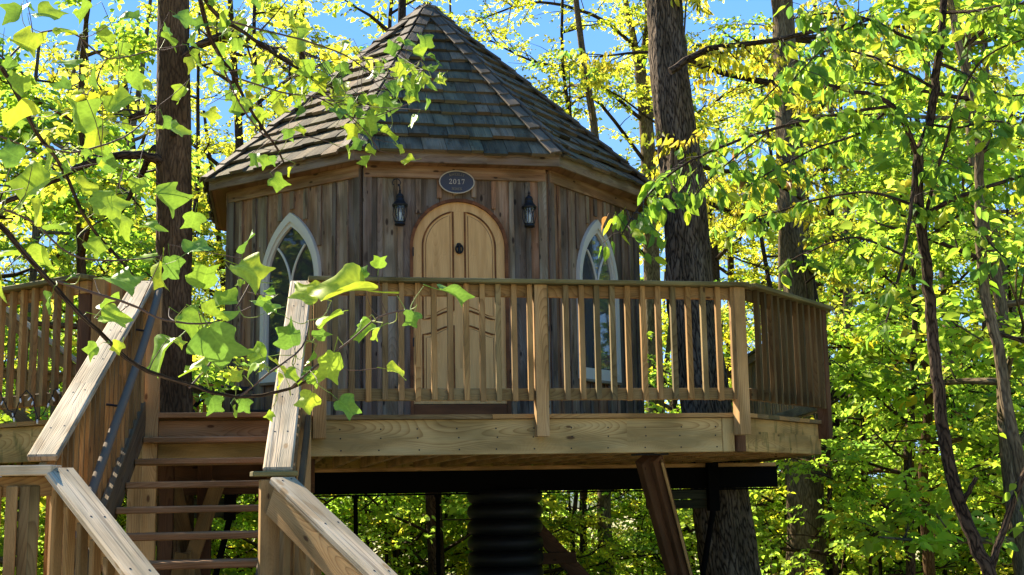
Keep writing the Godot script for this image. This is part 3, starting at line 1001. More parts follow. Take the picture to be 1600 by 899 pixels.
func make_door(h: Node3D) -> void:
	var d := Node3D.new()
	d.name = "door"
	d.transform = facet(0, WALL_AP) * Transform3D(Basis.IDENTITY, Vector3(0.03, 0, 0))
	h.add_child(d, true)
	var r := 0.46
	var spring := 4.055
	var xs := PackedFloat32Array()
	var lo := PackedFloat32Array()
	var hi := PackedFloat32Array()
	for i in 41:
		var x := -r * cos(PI * i / 40.0)
		xs.append(x)
		lo.append(2.50)
		hi.append(spring + sqrt(maxf(0, r * r - x * x)))
	var mb := MB.new()
	mb.strip(xs, lo, hi, -0.04, 0.004, ruv())
	part("slab", mb.mesh(), M.honey, d)
	# jamb that follows the arch
	var jm := MB.new()
	var path := [Vector2(-1, 2.19)]
	for i in 33:
		path.append(Vector2(PI - PI * i / 32.0, 0))
	path.append(Vector2(1, 2.19))
	for i in path.size() - 1:
		var q := []
		for e in [path[i], path[i + 1]]:
			if e.y > 1.0:
				q.append([Vector2(e.x * r, e.y), Vector2(e.x * (r + 0.032), e.y)])
			else:
				var u := Vector2(cos(e.x), sin(e.x))
				q.append([Vector2(0, spring) + u * (r + 0.001), Vector2(0, spring) + u * (r + 0.032)])
		var a: Vector2 = q[0][0]
		var b: Vector2 = q[1][0]
		var c: Vector2 = q[1][1]
		var e: Vector2 = q[0][1]
		var o := (c + e - Vector2(0, spring) * 2.0)
		jm.face(Vector3(a.x, a.y, 0.034), Vector3(b.x, b.y, 0.034), Vector3(c.x, c.y, 0.034), Vector3(e.x, e.y, 0.034), Vector3.BACK, Vector2(i, 0))
		jm.face(Vector3(a.x, a.y, 0.034), Vector3(b.x, b.y, 0.034), Vector3(b.x, b.y, -0.04), Vector3(a.x, a.y, -0.04), Vector3(-o.x, -o.y, 0), Vector2(i, 0))
		jm.face(Vector3(e.x, e.y, 0.034), Vector3(c.x, c.y, 0.034), Vector3(c.x, c.y, 0.0), Vector3(e.x, e.y, 0.0), Vector3(o.x, o.y, 0), Vector2(i, 0))
	part("jamb", jm.mesh(), M.red_jamb, d)
	var sill := MB.new()
	sill.cbox(Transform3D(Basis.IDENTITY, Vector3(0, 2.34, 0.0)), Vector3(0.925, 0.305, 0.05), 0.006, ruv())
	part("threshold", sill.mesh(), M.red_jamb, d)
	for s in [-1.0, 1.0]:
		# upper arched panel, shallow middle panel with curved edges, lower panel
		var outer := PackedVector2Array()
		for shrink in [0.0, 0.034]:
			var up := PackedVector2Array()
			var rr: float = 0.365 - shrink
			var xi: float = 0.06 + shrink
			up.append(Vector2(s * xi, 3.42 + shrink * 1.2))
			up.append(Vector2(s * xi, spring + sqrt(rr * rr - xi * xi)))
			var a0 := acos(xi / rr)
			for i in range(1, 15):
				var a := a0 * (1.0 - i / 14.0)
				up.append(Vector2(s * cos(a) * rr, spring + sin(a) * rr))
			up.append(Vector2(s * rr, 3.33 + shrink))
			for i in range(1, 6):
				var t := i / 6.0
				up.append(Vector2(s * lerpf(rr, xi, t), lerpf(3.33, 3.42, t * t * (3 - 2 * t)) + shrink))
			bead(d, up, 0.006, 0.0095 if shrink == 0.0 else 0.006, M.honey_dark)
			if shrink > 0.0:
				outer = up
			var low := PackedVector2Array()
			low.append(Vector2(s * xi, 2.56 + shrink))
			low.append(Vector2(s * xi, 3.27 - shrink))
			for i in range(1, 8):
				var t := i / 7.0
				low.append(Vector2(s * lerpf(xi, rr, t), lerpf(3.27, 3.18, t * t * (3 - 2 * t)) - shrink))
			low.append(Vector2(s * rr, 2.56 + shrink))
			bead(d, low, 0.006, 0.0095 if shrink == 0.0 else 0.006, M.honey_dark)
			if shrink > 0.0:
				for shape: PackedVector2Array in [outer, low]:
					var ids := Geometry2D.triangulate_polygon(shape)
					var f := MB.new()
					for i in range(0, ids.size(), 3):
						var t := []
						for q in 3:
							t.append(shape[ids[i + q]])
						f.tri(Vector3(t[0].x, t[0].y, 0.0125), Vector3(t[1].x, t[1].y, 0.0125), Vector3(t[2].x, t[2].y, 0.0125), Vector3.BACK, Vector3.BACK, Vector3.BACK, Vector2(t[0].y, t[0].x + 0.7), Vector2(t[1].y, t[1].x + 0.7), Vector2(t[2].y, t[2].x + 0.7))
					for i in shape.size():
						var a := shape[i]
						var b := shape[(i + 1) % shape.size()]
						var o := (a + b) * 0.5 - Vector2(s * 0.2, (shape[0].y + shape[1].y) * 0.5)
						f.face(Vector3(a.x, a.y, 0.0125), Vector3(b.x, b.y, 0.0125), Vector3(b.x, b.y, 0.003), Vector3(a.x, a.y, 0.003), Vector3(o.x, o.y, 0))
					part("raised_panel", f.mesh(), M.honey, d)
	# knocker: back plate, hanging ring and boss
	var kn := MB.new()
	kn.lathe(PackedVector2Array([Vector2(0.0, 0.014), Vector2(0.022, 0.012), Vector2(0.028, 0.0)]), 14)
	part("knocker_plate", kn.mesh(), M.iron, d, Transform3D(Basis(Vector3.RIGHT, PI / 2), Vector3(0, 4.075, 0.004)))
	var ring := MB.new()
	var rp := PackedVector3Array()
	for i in 21:
		var a := TAU * i / 20.0
		rp.append(Vector3(sin(a) * 0.034, 4.035 + cos(a) * 0.042, 0.024 + 0.004 * cos(a)))
	ring.tube(rp, taper(21, 0.0095, 0.0095), 6)
	part("knocker_ring", ring.mesh(), M.iron, d)
	var boss := MB.new()
	boss.lathe(PackedVector2Array([Vector2(0, -0.05), Vector2(0.014, -0.045), Vector2(0.017, -0.03), Vector2(0.012, 0.02), Vector2(0.016, 0.045), Vector2(0.0, 0.06)]), 10)
	part("knocker_boss", boss.mesh(), M.iron, d, Transform3D(Basis.IDENTITY, Vector3(0, 4.035, 0.03)))
	for y in [3.32, 3.10, 4.0, 2.6]:
		var hg := MB.new()
		hg.cbox(Transform3D(Basis.IDENTITY, Vector3(-0.462, y, 0.02)), Vector3(0.016, 0.09, 0.03), 0.003, Vector2.ZERO)
		part("hinge", hg.mesh(), M.iron, d)


func make_roof(h: Node3D) -> void:
	var roof := Node3D.new()
	roof.name = "roof"
	h.add_child(roof, true)
	var tn := tan(PI / 8)
	var slope := EAVE_AP / cos(PITCH)
	var courses := 14
	var step := slope / courses
	var rest := MB.new()
	for k in range(-3, 5):
		var fr := facet(k, EAVE_AP)
		var N := (fr.basis.z + Vector3.UP).normalized()
		var S := (Vector3.UP - fr.basis.z).normalized()
		var T := fr.basis.x
		var frame := Transform3D(Basis(T, S, N), Vector3(fr.origin.x, EAVE_Y, fr.origin.z))
		# sheathing, soffit, fascia
		var half := EAVE_AP * tn
		var dk := MB.new()
		dk.face(frame * Vector3(-half, 0, 0), frame * Vector3(half, 0, 0), frame * Vector3(0.002, slope, 0), frame * Vector3(-0.002, slope, 0), N)
		part("sheathing", dk.mesh(), M.dark_timber, roof)
		var sf := MB.new()
		var wi := (WALL_AP + 0.02) * tn
		var dz := EAVE_AP - WALL_AP - 0.02
		sf.face(fr * Vector3(-half, 4.868, -0.02), fr * Vector3(half, 4.868, -0.02), fr * Vector3(wi, 4.868, -dz), fr * Vector3(-wi, 4.868, -dz), Vector3.DOWN)
		part("soffit", sf.mesh(), M.barn[5], roof)
		var fa := MB.new()
		var fl := half - 0.002
		fa.cbox(fr * Transform3D(Basis.IDENTITY, Vector3(0, 4.925, -0.014)), Vector3(fl * 2.0, 0.138, 0.03), 0.004, ruv())
		part("fascia", fa.mesh(), M.barn[4 if k == 1 else 1], roof)
		var st := MB.new()
		st.cbox(fr * Transform3D(Basis.IDENTITY, Vector3(0, 4.99, -0.002)), Vector3(fl * 2.0 + 0.02, 0.022, 0.05), 0.003, ruv())
		part("drip_board", st.mesh(), M.dark_timber, roof)
		var single := absi(k) <= 1
		for c in courses:
			var y0 := c * step - (0.05 if c == 0 else 0.0)
			var y1 := y0 + step * 1.35
			var x := -half
			while x < half:
				var w := rng.randf_range(0.115, 0.245)
				var lim0 := (slope - y0) / slope * half
				var lim1 := maxf(0.0, (slope - y1) / slope * half)
				var yj := y0 + rng.randf_range(-0.02, 0.018)
				var a := clampf(x + 0.0025, -lim0, lim0)
				var b := clampf(x + w - 0.0025, -lim0, lim0)
				var a1 := clampf(x + 0.0025, -lim1, lim1)
				var b1 := clampf(x + w - 0.0025, -lim1, lim1)
				x += w
				if b - a < 0.02:
					continue
				var zb := 0.014 + rng.randf_range(0.0, 0.004)
				var th := rng.randf_range(0.024, 0.040)
				var curl := rng.randf_range(0.002, 0.016) if rng.randf() < 0.4 else 0.0
				var mb := rest if not single else MB.new()
				shingle(mb, frame, a, b, a1, b1, yj, y1, zb, th, curl, fr.basis.z)
				if single:
					part("shingle", mb.mesh(), M.shingle[rng.randi() % M.shingle.size()], roof)
		# caps over the hip to the right of this facet
		var e0 := frame * Vector3(half, -0.05, 0)
		var e1 := frame * Vector3(0, slope, 0)
		var dirh := (e1 - e0).normalized()
		var fr2 := facet(k + 1, EAVE_AP)
		var N2 := (fr2.basis.z + Vector3.UP).normalized()
		var len := e0.distance_to(e1)
		for c in courses + 1:
			var y := len * c / (courses + 0.6)
			for pair in [[N, -1.0], [N2, 1.0]]:
				var nn: Vector3 = pair[0]
				var across: Vector3 = dirh.cross(nn) * 1.0
				if across.dot(T if pair[1] > 0 else -T) < 0.0:
					across = -across
				var tl := 0.07
				var b2 := Basis(across, dirh, nn)
				if b2.determinant() < 0.0:
					b2 = Basis(-across, dirh, nn)
				var mid := e0 + dirh * (y + 0.14) + across * 0.056 + nn * (0.060 + rng.randf_range(-0.003, 0.006))
				var b3 := b2.rotated(across.normalized(), 0.0)
				var mb := MB.new()
				var l := minf(0.31, len - y - 0.05)
				if l < 0.06:
					continue
				mb.cbox(Transform3D(b3 * Basis(Vector3.RIGHT, -tl), mid + dirh * (l * 0.5 - 0.14)), Vector3(rng.randf_range(0.112, 0.126), l + rng.randf_range(-0.015, 0.015), 0.022), 0.003, ruv())
				if k >= -2 and k <= 1:
					part("ridge_cap", mb.mesh(), M.ridge[rng.randi() % 2], roof)
				else:
					rest.v.append_array(mb.v); rest.n.append_array(mb.n); rest.uv.append_array(mb.uv)
	var far := part("rear_shingles", rest.mesh(), M.shingle[1], roof)
	far.set_meta("kind", "stuff")
	var tip := MB.new()
	tip.lathe(PackedVector2Array([Vector2(0.14, EAVE_Y + EAVE_AP - 0.13), Vector2(0.12, EAVE_Y + EAVE_AP - 0.085), Vector2(0.0, EAVE_Y + EAVE_AP + 0.02)]), 8, CENTRE)
	part("peak_cap", tip.mesh(), M.ridge[0], roof)


func shingle(mb: MB, fr: Transform3D, a: float, b: float, a1: float, b1: float, y0: float, y1: float, zb: float, th: float, curl: float, out: Vector3) -> void:
	var uo := ruv()
	var xs := [[a, b, y0, zb + curl, zb + th + curl], [lerpf(a, a1, 0.2), lerpf(b, b1, 0.2), lerpf(y0, y1, 0.2), zb - 0.002, zb + th - 0.003], [a1, b1, y1, -0.004, 0.004]]
	for i in 2:
		var p = xs[i]
		var q = xs[i + 1]
		var t := [Vector3(p[0], p[2], p[4]), Vector3(p[1], p[2], p[4]), Vector3(q[1], q[2], q[4]), Vector3(q[0], q[2], q[4])]
		var u := [Vector3(p[0], p[2], p[3]), Vector3(p[1], p[2], p[3]), Vector3(q[1], q[2], q[3]), Vector3(q[0], q[2], q[3])]
		var gx := fr.basis.y
		var gy := fr.basis.x
		mb.face(fr * t[0], fr * t[1], fr * t[2], fr * t[3], fr.basis.z, uo, gx, gy)
		mb.face(fr * u[0], fr * u[1], fr * u[2], fr * u[3], -fr.basis.z, uo, gx, gy)
		mb.face(fr * t[0], fr * t[3], fr * u[3], fr * u[0], -fr.basis.x, uo, gx, fr.basis.z)
		mb.face(fr * t[1], fr * t[2], fr * u[2], fr * u[1], fr.basis.x, uo, gx, fr.basis.z)
		if i == 0:
			mb.face(fr * t[0], fr * t[1], fr * u[1], fr * u[0], -fr.basis.y, uo, gy * 0.2, fr.basis.z)


# ---------------------------------------------------------------- railings
func railing(r: Node3D, a: Vector2, b: Vector2, first: float, gap: float, count: int, mats: Array, cap_mat: Material, skip_mid := -1, both_ends := [0.0, 0.0]) -> void:
	# a and b lie on the deck's outer edge; everything stands just outside it
	var t := (b - a).normalized()
	var out := Vector2(t.y, -t.x)
	if out.dot((a + b) * 0.5 - Vector2(1.0, -13.0)) < 0.0:
		out = -out
	var l := a.distance_to(b)
	var o3 := Vector3(out.x, 0, out.y)
	var turn := atan2(-t.y, t.x)
	var at := func(s: float, off: float, y: float) -> Vector3:
		var p := a + t * s + out * off
		return Vector3(p.x, y, p.y)
	board(r, "cap", at.call(both_ends[0], 0.055, DECK + 0.899), at.call(l + both_ends[1], 0.055, DECK + 0.899), 0.14, 0.03, cap_mat)
	board(r, "top_rail", at.call(0.01, 0.022, DECK + 0.842), at.call(l - 0.01, 0.022, DECK + 0.842), 0.082, 0.036, mats[0], o3)
	board(r, "bottom_rail", at.call(0.01, 0.022, DECK + 0.132), at.call(l - 0.01, 0.022, DECK + 0.132), 0.082, 0.036, mats[-1], o3)
	for i in count:
		var s := first + gap * i + (0.034 if skip_mid >= 0 and i >= skip_mid else 0.0)
		if s > l - 0.05:
			break
		var p := a + t * s + out * (0.06 + rng.randf_range(-0.001, 0.001))
		upright(r, "baluster", p.x, p.y, DECK + 0.088 + rng.randf_range(-0.006, 0.006), DECK + 0.883, 0.037, 0.037, mats[rng.randi() % mats.size()], turn + rng.randf_range(-0.03, 0.03), 0.002)


func make_railings() -> void:
	var r := thing("deck_railing", "front railing of the deck before the arched door, square balusters", "railing")
	railing(r, Vector2(0.29, -8.51), Vector2(3.27, -8.51), 0.11, 0.1101, 27, M.rail, M.moss_cap, 14, [-0.07, 0.03])
	for x in [0.30, 1.795, 3.225]:
		upright(r, "post", x, -8.462, DECK - 0.158, DECK + 0.883, 0.088, 0.088, M.post, PI / 8 * 0.5 if x > 3.0 else 0.0)
	var b := MB.new()
	for y in [2.36, 2.21]:
		b.lathe(PackedVector2Array([Vector2(0.0, 0.012), Vector2(0.011, 0.009), Vector2(0.013, 0.0)]), 8, Vector3(0, 0, 0))
	for y in [2.40, 2.215]:
		part("bolt", b.mesh(), M.iron, r, Transform3D(Basis(Vector3.FORWARD, PI / 2), Vector3(1.839, y, -8.45)))

	var r2 := thing("deck_railing", "slanting railing at the deck's far right corner with green stained rim below", "railing")
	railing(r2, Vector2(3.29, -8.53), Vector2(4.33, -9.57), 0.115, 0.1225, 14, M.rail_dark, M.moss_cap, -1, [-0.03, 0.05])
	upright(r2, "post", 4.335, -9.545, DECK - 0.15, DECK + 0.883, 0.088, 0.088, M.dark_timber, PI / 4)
	var r3 := thing("deck_railing", "side railing running back behind the slanting corner railing toward the big oak trunk", "railing")
	railing(r3, Vector2(4.35, -9.70), Vector2(5.2, -13.6), 0.1, 0.125, 40, M.rail, M.moss_cap)
	var r4 := thing("deck_railing", "left railing of the deck with fairy lights along its foot", "railing")
	railing(r4, Vector2(-1.16, -8.52), Vector2(-3.6, -10.98), 0.16, 0.123, 40, M.red_rail, M.moss_cap, -1, [-0.02, 0.0])
	for p in [[-1.10, -8.47, M.red_rail[0]], [-1.20, -8.58, M.dark_timber], [-0.985, -8.46, M.red_rail[1]]]:
		upright(r4, "post", p[0], p[1], DECK - 0.16, DECK + 0.885, 0.088, 0.088, p[2], -PI / 8)
	var r5 := thing("deck_railing", "rear railing of the deck seen between the left trunk and the house", "railing")
	railing(r5, Vector2(-3.6, -13.95), Vector2(0.2, -17.85), 0.1, 0.125, 60, M.red_rail, M.red_rail[0])
	for s in [0.25, 0.5, 0.68, 0.85]:
		upright(r5, "post", lerpf(-3.6, 0.2, s), lerpf(-13.95, -17.85, s), DECK - 0.1, DECK + 0.88, 0.09, 0.09, M.red_rail[1], PI / 4)
	# a second flight behind the left railing: its sloping rail
	var r6 := thing("stair_railing", "sloping stair railing behind the left deck railing", "railing")
	var a := Vector3(-2.9, 3.75, -11.7)
	var e := Vector3(-0.9, 2.24, -11.4)
	board(r6, "cap", a, e, 0.14, 0.035, M.cap)
	board(r6, "top_rail", a + Vector3(0, -0.09, 0.03), e + Vector3(0, -0.09, 0.03), 0.09, 0.036, M.red_rail[0], Vector3(0, 0, 1))
	board(r6, "bottom_rail", a + Vector3(0, -0.80, 0.03), e + Vector3(-0.9, -0.15, 0.03), 0.09, 0.036, M.red_rail[2], Vector3(0, 0, 1))
	for i in 16:
		var p := a.lerp(e, (i + 0.3) / 16.0)
		upright(r6, "baluster", p.x, p.z + 0.06, maxf(DECK, p.y - 0.85), p.y - 0.03, 0.037, 0.037, M.red_rail[i % 3])


# dark screw heads in pairs along a handrail cap
func screws(cap: Node3D, l: float) -> void:
	var mb := MB.new()
	mb.lathe(PackedVector2Array([Vector2(0.0, 0.0012), Vector2(0.0048, 0.001), Vector2(0.0052, -0.002)]), 7)
	var m := mb.mesh()
	var x := -l * 0.5 + 0.04
	while x < l * 0.5:
		for z in [-0.035, 0.03]:
			part("screw_head", m, M.iron, cap, Transform3D(Basis.IDENTITY, Vector3(x + rng.randf_range(-0.02, 0.02), 0.0195, z + rng.randf_range(-0.01, 0.01))))
		x += 0.42


# ---------------------------------------------------------------- stairs
func make_stairs() -> void:
	var s := thing("upper_staircase", "open timber staircase climbing to the deck, six treads in view", "staircase")
	var z := func(k: float) -> float: return -8.45 + 0.262 * k
	var sx := func(zz: float) -> float: return -0.078 * (zz + 8.45)
	for k in range(1, 9):
		var zz: float = z.call(k - 0.5) - 0.12
		var y := DECK - 0.1425 * k
		var xo: float = sx.call(zz)
		board(s, "tread", Vector3(-0.80 + xo, y - 0.019, zz), Vector3(0.06 + xo, y - 0.019, zz), 0.275, 0.038, M.tread, Vector3.UP, 0.006)
	board(s, "riser_board", Vector3(-0.80, DECK - 0.085, -8.49), Vector3(0.2, DECK - 0.085, -8.49), 0.105, 0.03, M.tread, Vector3(0, 0, 1))
	board(s, "nosing", Vector3(-0.82, DECK + 0.0, -8.47), Vector3(0.24, DECK + 0.0, -8.47), 0.10, 0.034, M.tread)
	for side in [[-0.815, M.grey_post], [0.075, M.grey_post]]:
		var a := Vector3(side[0], DECK - 0.02, -8.40)
		var e := Vector3(side[0] - 0.165, 0.90, -6.28)
		board(s, "stringer", a, e, 0.24, 0.042, side[1], Vector3.RIGHT)
	# sloping caps, each on a row of balusters
	var rails := [[Vector3(-0.84, 3.035, -8.50), Vector3(-1.075, 1.84, -6.38)], [Vector3(0.175, 3.05, -8.50), Vector3(0.025, 1.765, -6.36)]]
	for i in 2:
		var a: Vector3 = rails[i][0]
		var e: Vector3 = rails[i][1]
		var hc := board(s, "handrail_cap", a, e, 0.142, 0.038, M.cap, Vector3.UP, 0.008)
		screws(hc, a.distance_to(e))
		board(s, "top_rail", a + Vector3(0, -0.085, 0.02), e + Vector3(0, -0.085, 0.02), 0.088, 0.036, M.red_rail[0], Vector3.RIGHT)
		board(s, "bottom_rail", a + Vector3(0, -0.76, 0.03), e + Vector3(0, -0.76, 0.03), 0.088, 0.036, M.red_rail[1], Vector3.RIGHT)
		for k in 21:
			var p := a.lerp(e, (k + 0.6) / 21.0)
			upright(s, "baluster", p.x + (0.036 if i == 0 else -0.036), p.z, p.y - 0.83, p.y - 0.03, 0.037, 0.037, M.red_rail[rng.randi() % 3], 0.0, 0.002)
	for p in [[-0.765, -8.44, 0.60, 3.0], [0.20, -8.42, 0.60, 3.0]]:
		upright(s, "newel_post", p[0], p[1], p[2], p[3], 0.09, 0.09, M.post)
	# round grab rail on brackets inside the left cap
	var g := MB.new()
	var gp := smooth_path([Vector3(-0.735, 2.98, -8.42), Vector3(-0.77, 2.55, -7.85), Vector3(-0.835, 2.02, -7.1), Vector3(-0.91, 1.45, -6.35)], 3)
	g.tube(gp, taper(gp.size(), 0.024, 0.024), 10)
	part("grab_rail", g.mesh(), M.grab, s)
	for f in [0.25, 0.62]:
		var p: Vector3 = gp[int(f * (gp.size() - 1))]
		var br := MB.new()
		br.tube(PackedVector3Array([p, p + Vector3(-0.03, -0.05, 0), p + Vector3(-0.10, -0.04, 0)]), taper(3, 0.008, 0.008), 6)
		part("bracket", br.mesh(), M.iron, s)
	upright(s, "blocking", -0.90, -7.75, 2.12, 2.36, 0.04, 0.2, M.red_rail[0])
	board(s, "skirt_board", Vector3(0.225, 2.12, -8.35), Vector3(0.10, 1.25, -6.75), 0.09, 0.035, M.grey_post, Vector3.RIGHT)

	# landing
	var l := thing("stair_landing", "timber landing with a level rail and close boards at the foot of the upper stairs", "landing")
	for k in 9:
		var zz := -6.3 + k * 0.142
		board(l, "deck_board", Vector3(-3.2, 0.853, zz - 0.3), Vector3(0.15, 0.853, zz), 0.137, 0.03, M.rail[k % 4])
	var c := Vector3(-0.95, 1.777, -6.02)
	var left := Vector3(-2.95, 1.777, -6.40)
	board(l, "cap", left, c + Vector3(0.0, 0, 0.0), 0.142, 0.045, M.cap)
	board(l, "top_rail", left + Vector3(0, -0.07, -0.03), c + Vector3(0, -0.07, -0.03), 0.09, 0.036, M.red_rail[1], Vector3(0, 0, 1))
	var along := (c - left).normalized()
	for q in [[0.270, 0.0, 0.055, 3, 0.02], [0.188, 0.035, 0.05, 0, 0.045], [0.135, 0.0, 0.05, 1, 0.02], [0.095, -0.01, 0.045, 2, 0.02], [0.36, 0.03, 0.05, 1, 0.04], [0.47, 0.0, 0.09, 0, 0.02], [0.60, 0.03, 0.05, 2, 0.04], [0.75, 0.03, 0.05, 1, 0.04]]:
		var p: Vector3 = c - along * q[0]
		upright(l, "baluster", p.x, p.z + q[1], 0.87, 1.71, q[2], q[4], M.rail[q[3]], 0.19)
	upright(l, "post", c.x + 0.03, c.z - 0.02, 0.0, 1.745, 0.09, 0.09, M.under, 0.5)
	upright(l, "post", -2.9, -6.4, 0.0, 1.745, 0.09, 0.09, M.post, 0.2)
	upright(l, "post", 0.1, -5.3, 0.0, 0.84, 0.09, 0.09, M.post, 0.2)

	# lower flight: turns to the right and comes down toward the viewer
	var f := thing("lower_staircase", "lower stair flight with pale sloping handrails at the bottom left", "staircase")
	var dir := Vector3(0.55, -0.55, 0.835)
	for q in [[Vector3(-0.945, 1.775, -6.03), 0], [Vector3(0.045, 1.722, -6.29), 1]]:
		var a: Vector3 = q[0]
		var e := a + dir * 1.62
		var hc := board(f, "handrail_cap", a, e, 0.142, 0.038, M.cap, Vector3.UP, 0.008)
		screws(hc, a.distance_to(e))
		var sh := Vector3(-0.835, 0, 0.55) * 0.048
		if q[1] == 1:
			board(f, "top_rail", a + sh + Vector3(0.0, -0.095, 0), e + sh + Vector3(0, -0.095, 0), 0.15, 0.036, M.post, Vector3(0.835, 0, -0.55))
		else:
			board(f, "top_rail", a + Vector3(0.0, -0.085, 0), e + Vector3(0, -0.085, 0), 0.09, 0.036, M.red_rail[0], Vector3(0.835, 0, -0.55))
		for k in 12:
			var p := a + dir * (0.07 + k * 0.125)
			upright(f, "baluster", p.x - 0.02, p.z + 0.03, maxf(0.0, p.y - 0.86), p.y - 0.05, 0.04, 0.04, M.red_rail[rng.randi() % 3], 0.58)
	for k in 6:
		var p := Vector3(-0.42, 0.73 - k * 0.1425, -5.6) + Vector3(0.55, 0, 0.835) * k * 0.26
		board(f, "tread", p - Vector3(0.40, 0, -0.264), p + Vector3(0.40, 0, -0.264), 0.275, 0.038, M.tread)
	# newel with a flat cap where the flights meet
	upright(f, "newel_post", 0.015, -6.34, 0.0, 1.725, 0.15, 0.05, M.post, 0.25)
	upright(f, "newel_post", 0.095, -6.33, 0.0, 1.66, 0.05, 0.14, M.red_rail[0], 0.45)
	board(f, "newel_cap", Vector3(-0.10, 1.752, -6.34), Vector3(0.115, 1.752, -6.37), 0.12, 0.026, M.moss_cap)
	upright(f, "newel_post", 0.95, -4.9, 0.0, 0.85, 0.09, 0.09, M.post, 0.6)

	# posts and braces below the deck, seen between the treads
	var u := thing("deck_support", "posts and diagonal braces under the deck behind the open treads", "support frame")
	upright(u, "post", -0.83, -8.62, 0.0, 1.89, 0.17, 0.09, M.post)
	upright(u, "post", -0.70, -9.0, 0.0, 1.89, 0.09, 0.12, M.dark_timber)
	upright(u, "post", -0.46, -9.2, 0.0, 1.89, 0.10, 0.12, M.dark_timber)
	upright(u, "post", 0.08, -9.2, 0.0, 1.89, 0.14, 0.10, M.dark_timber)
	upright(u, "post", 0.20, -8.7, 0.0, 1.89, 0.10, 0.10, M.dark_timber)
	for q in [[Vector3(-0.66, 1.72, -9.1), Vector3(-0.42, 0.7, -9.1)], [Vector3(-0.36, 1.75, -9.0), Vector3(-0.72, 0.65, -9.0)], [Vector3(0.18, 1.5, -8.9), Vector3(-0.1, 0.5, -8.9)], [Vector3(-0.58, 1.28, -8.95), Vector3(-0.44, 0.6, -8.95)], [Vector3(-0.58, 1.28, -8.93), Vector3(-0.70, 0.6, -8.93)]]:
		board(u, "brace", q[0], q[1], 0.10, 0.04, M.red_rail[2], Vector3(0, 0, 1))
	for y in [1.78]:
		board(u, "girt", Vector3(-1.0, y, -9.32), Vector3(0.3, y, -9.32), 0.24, 0.04, M.dark_timber, Vector3(0, 0, 1))


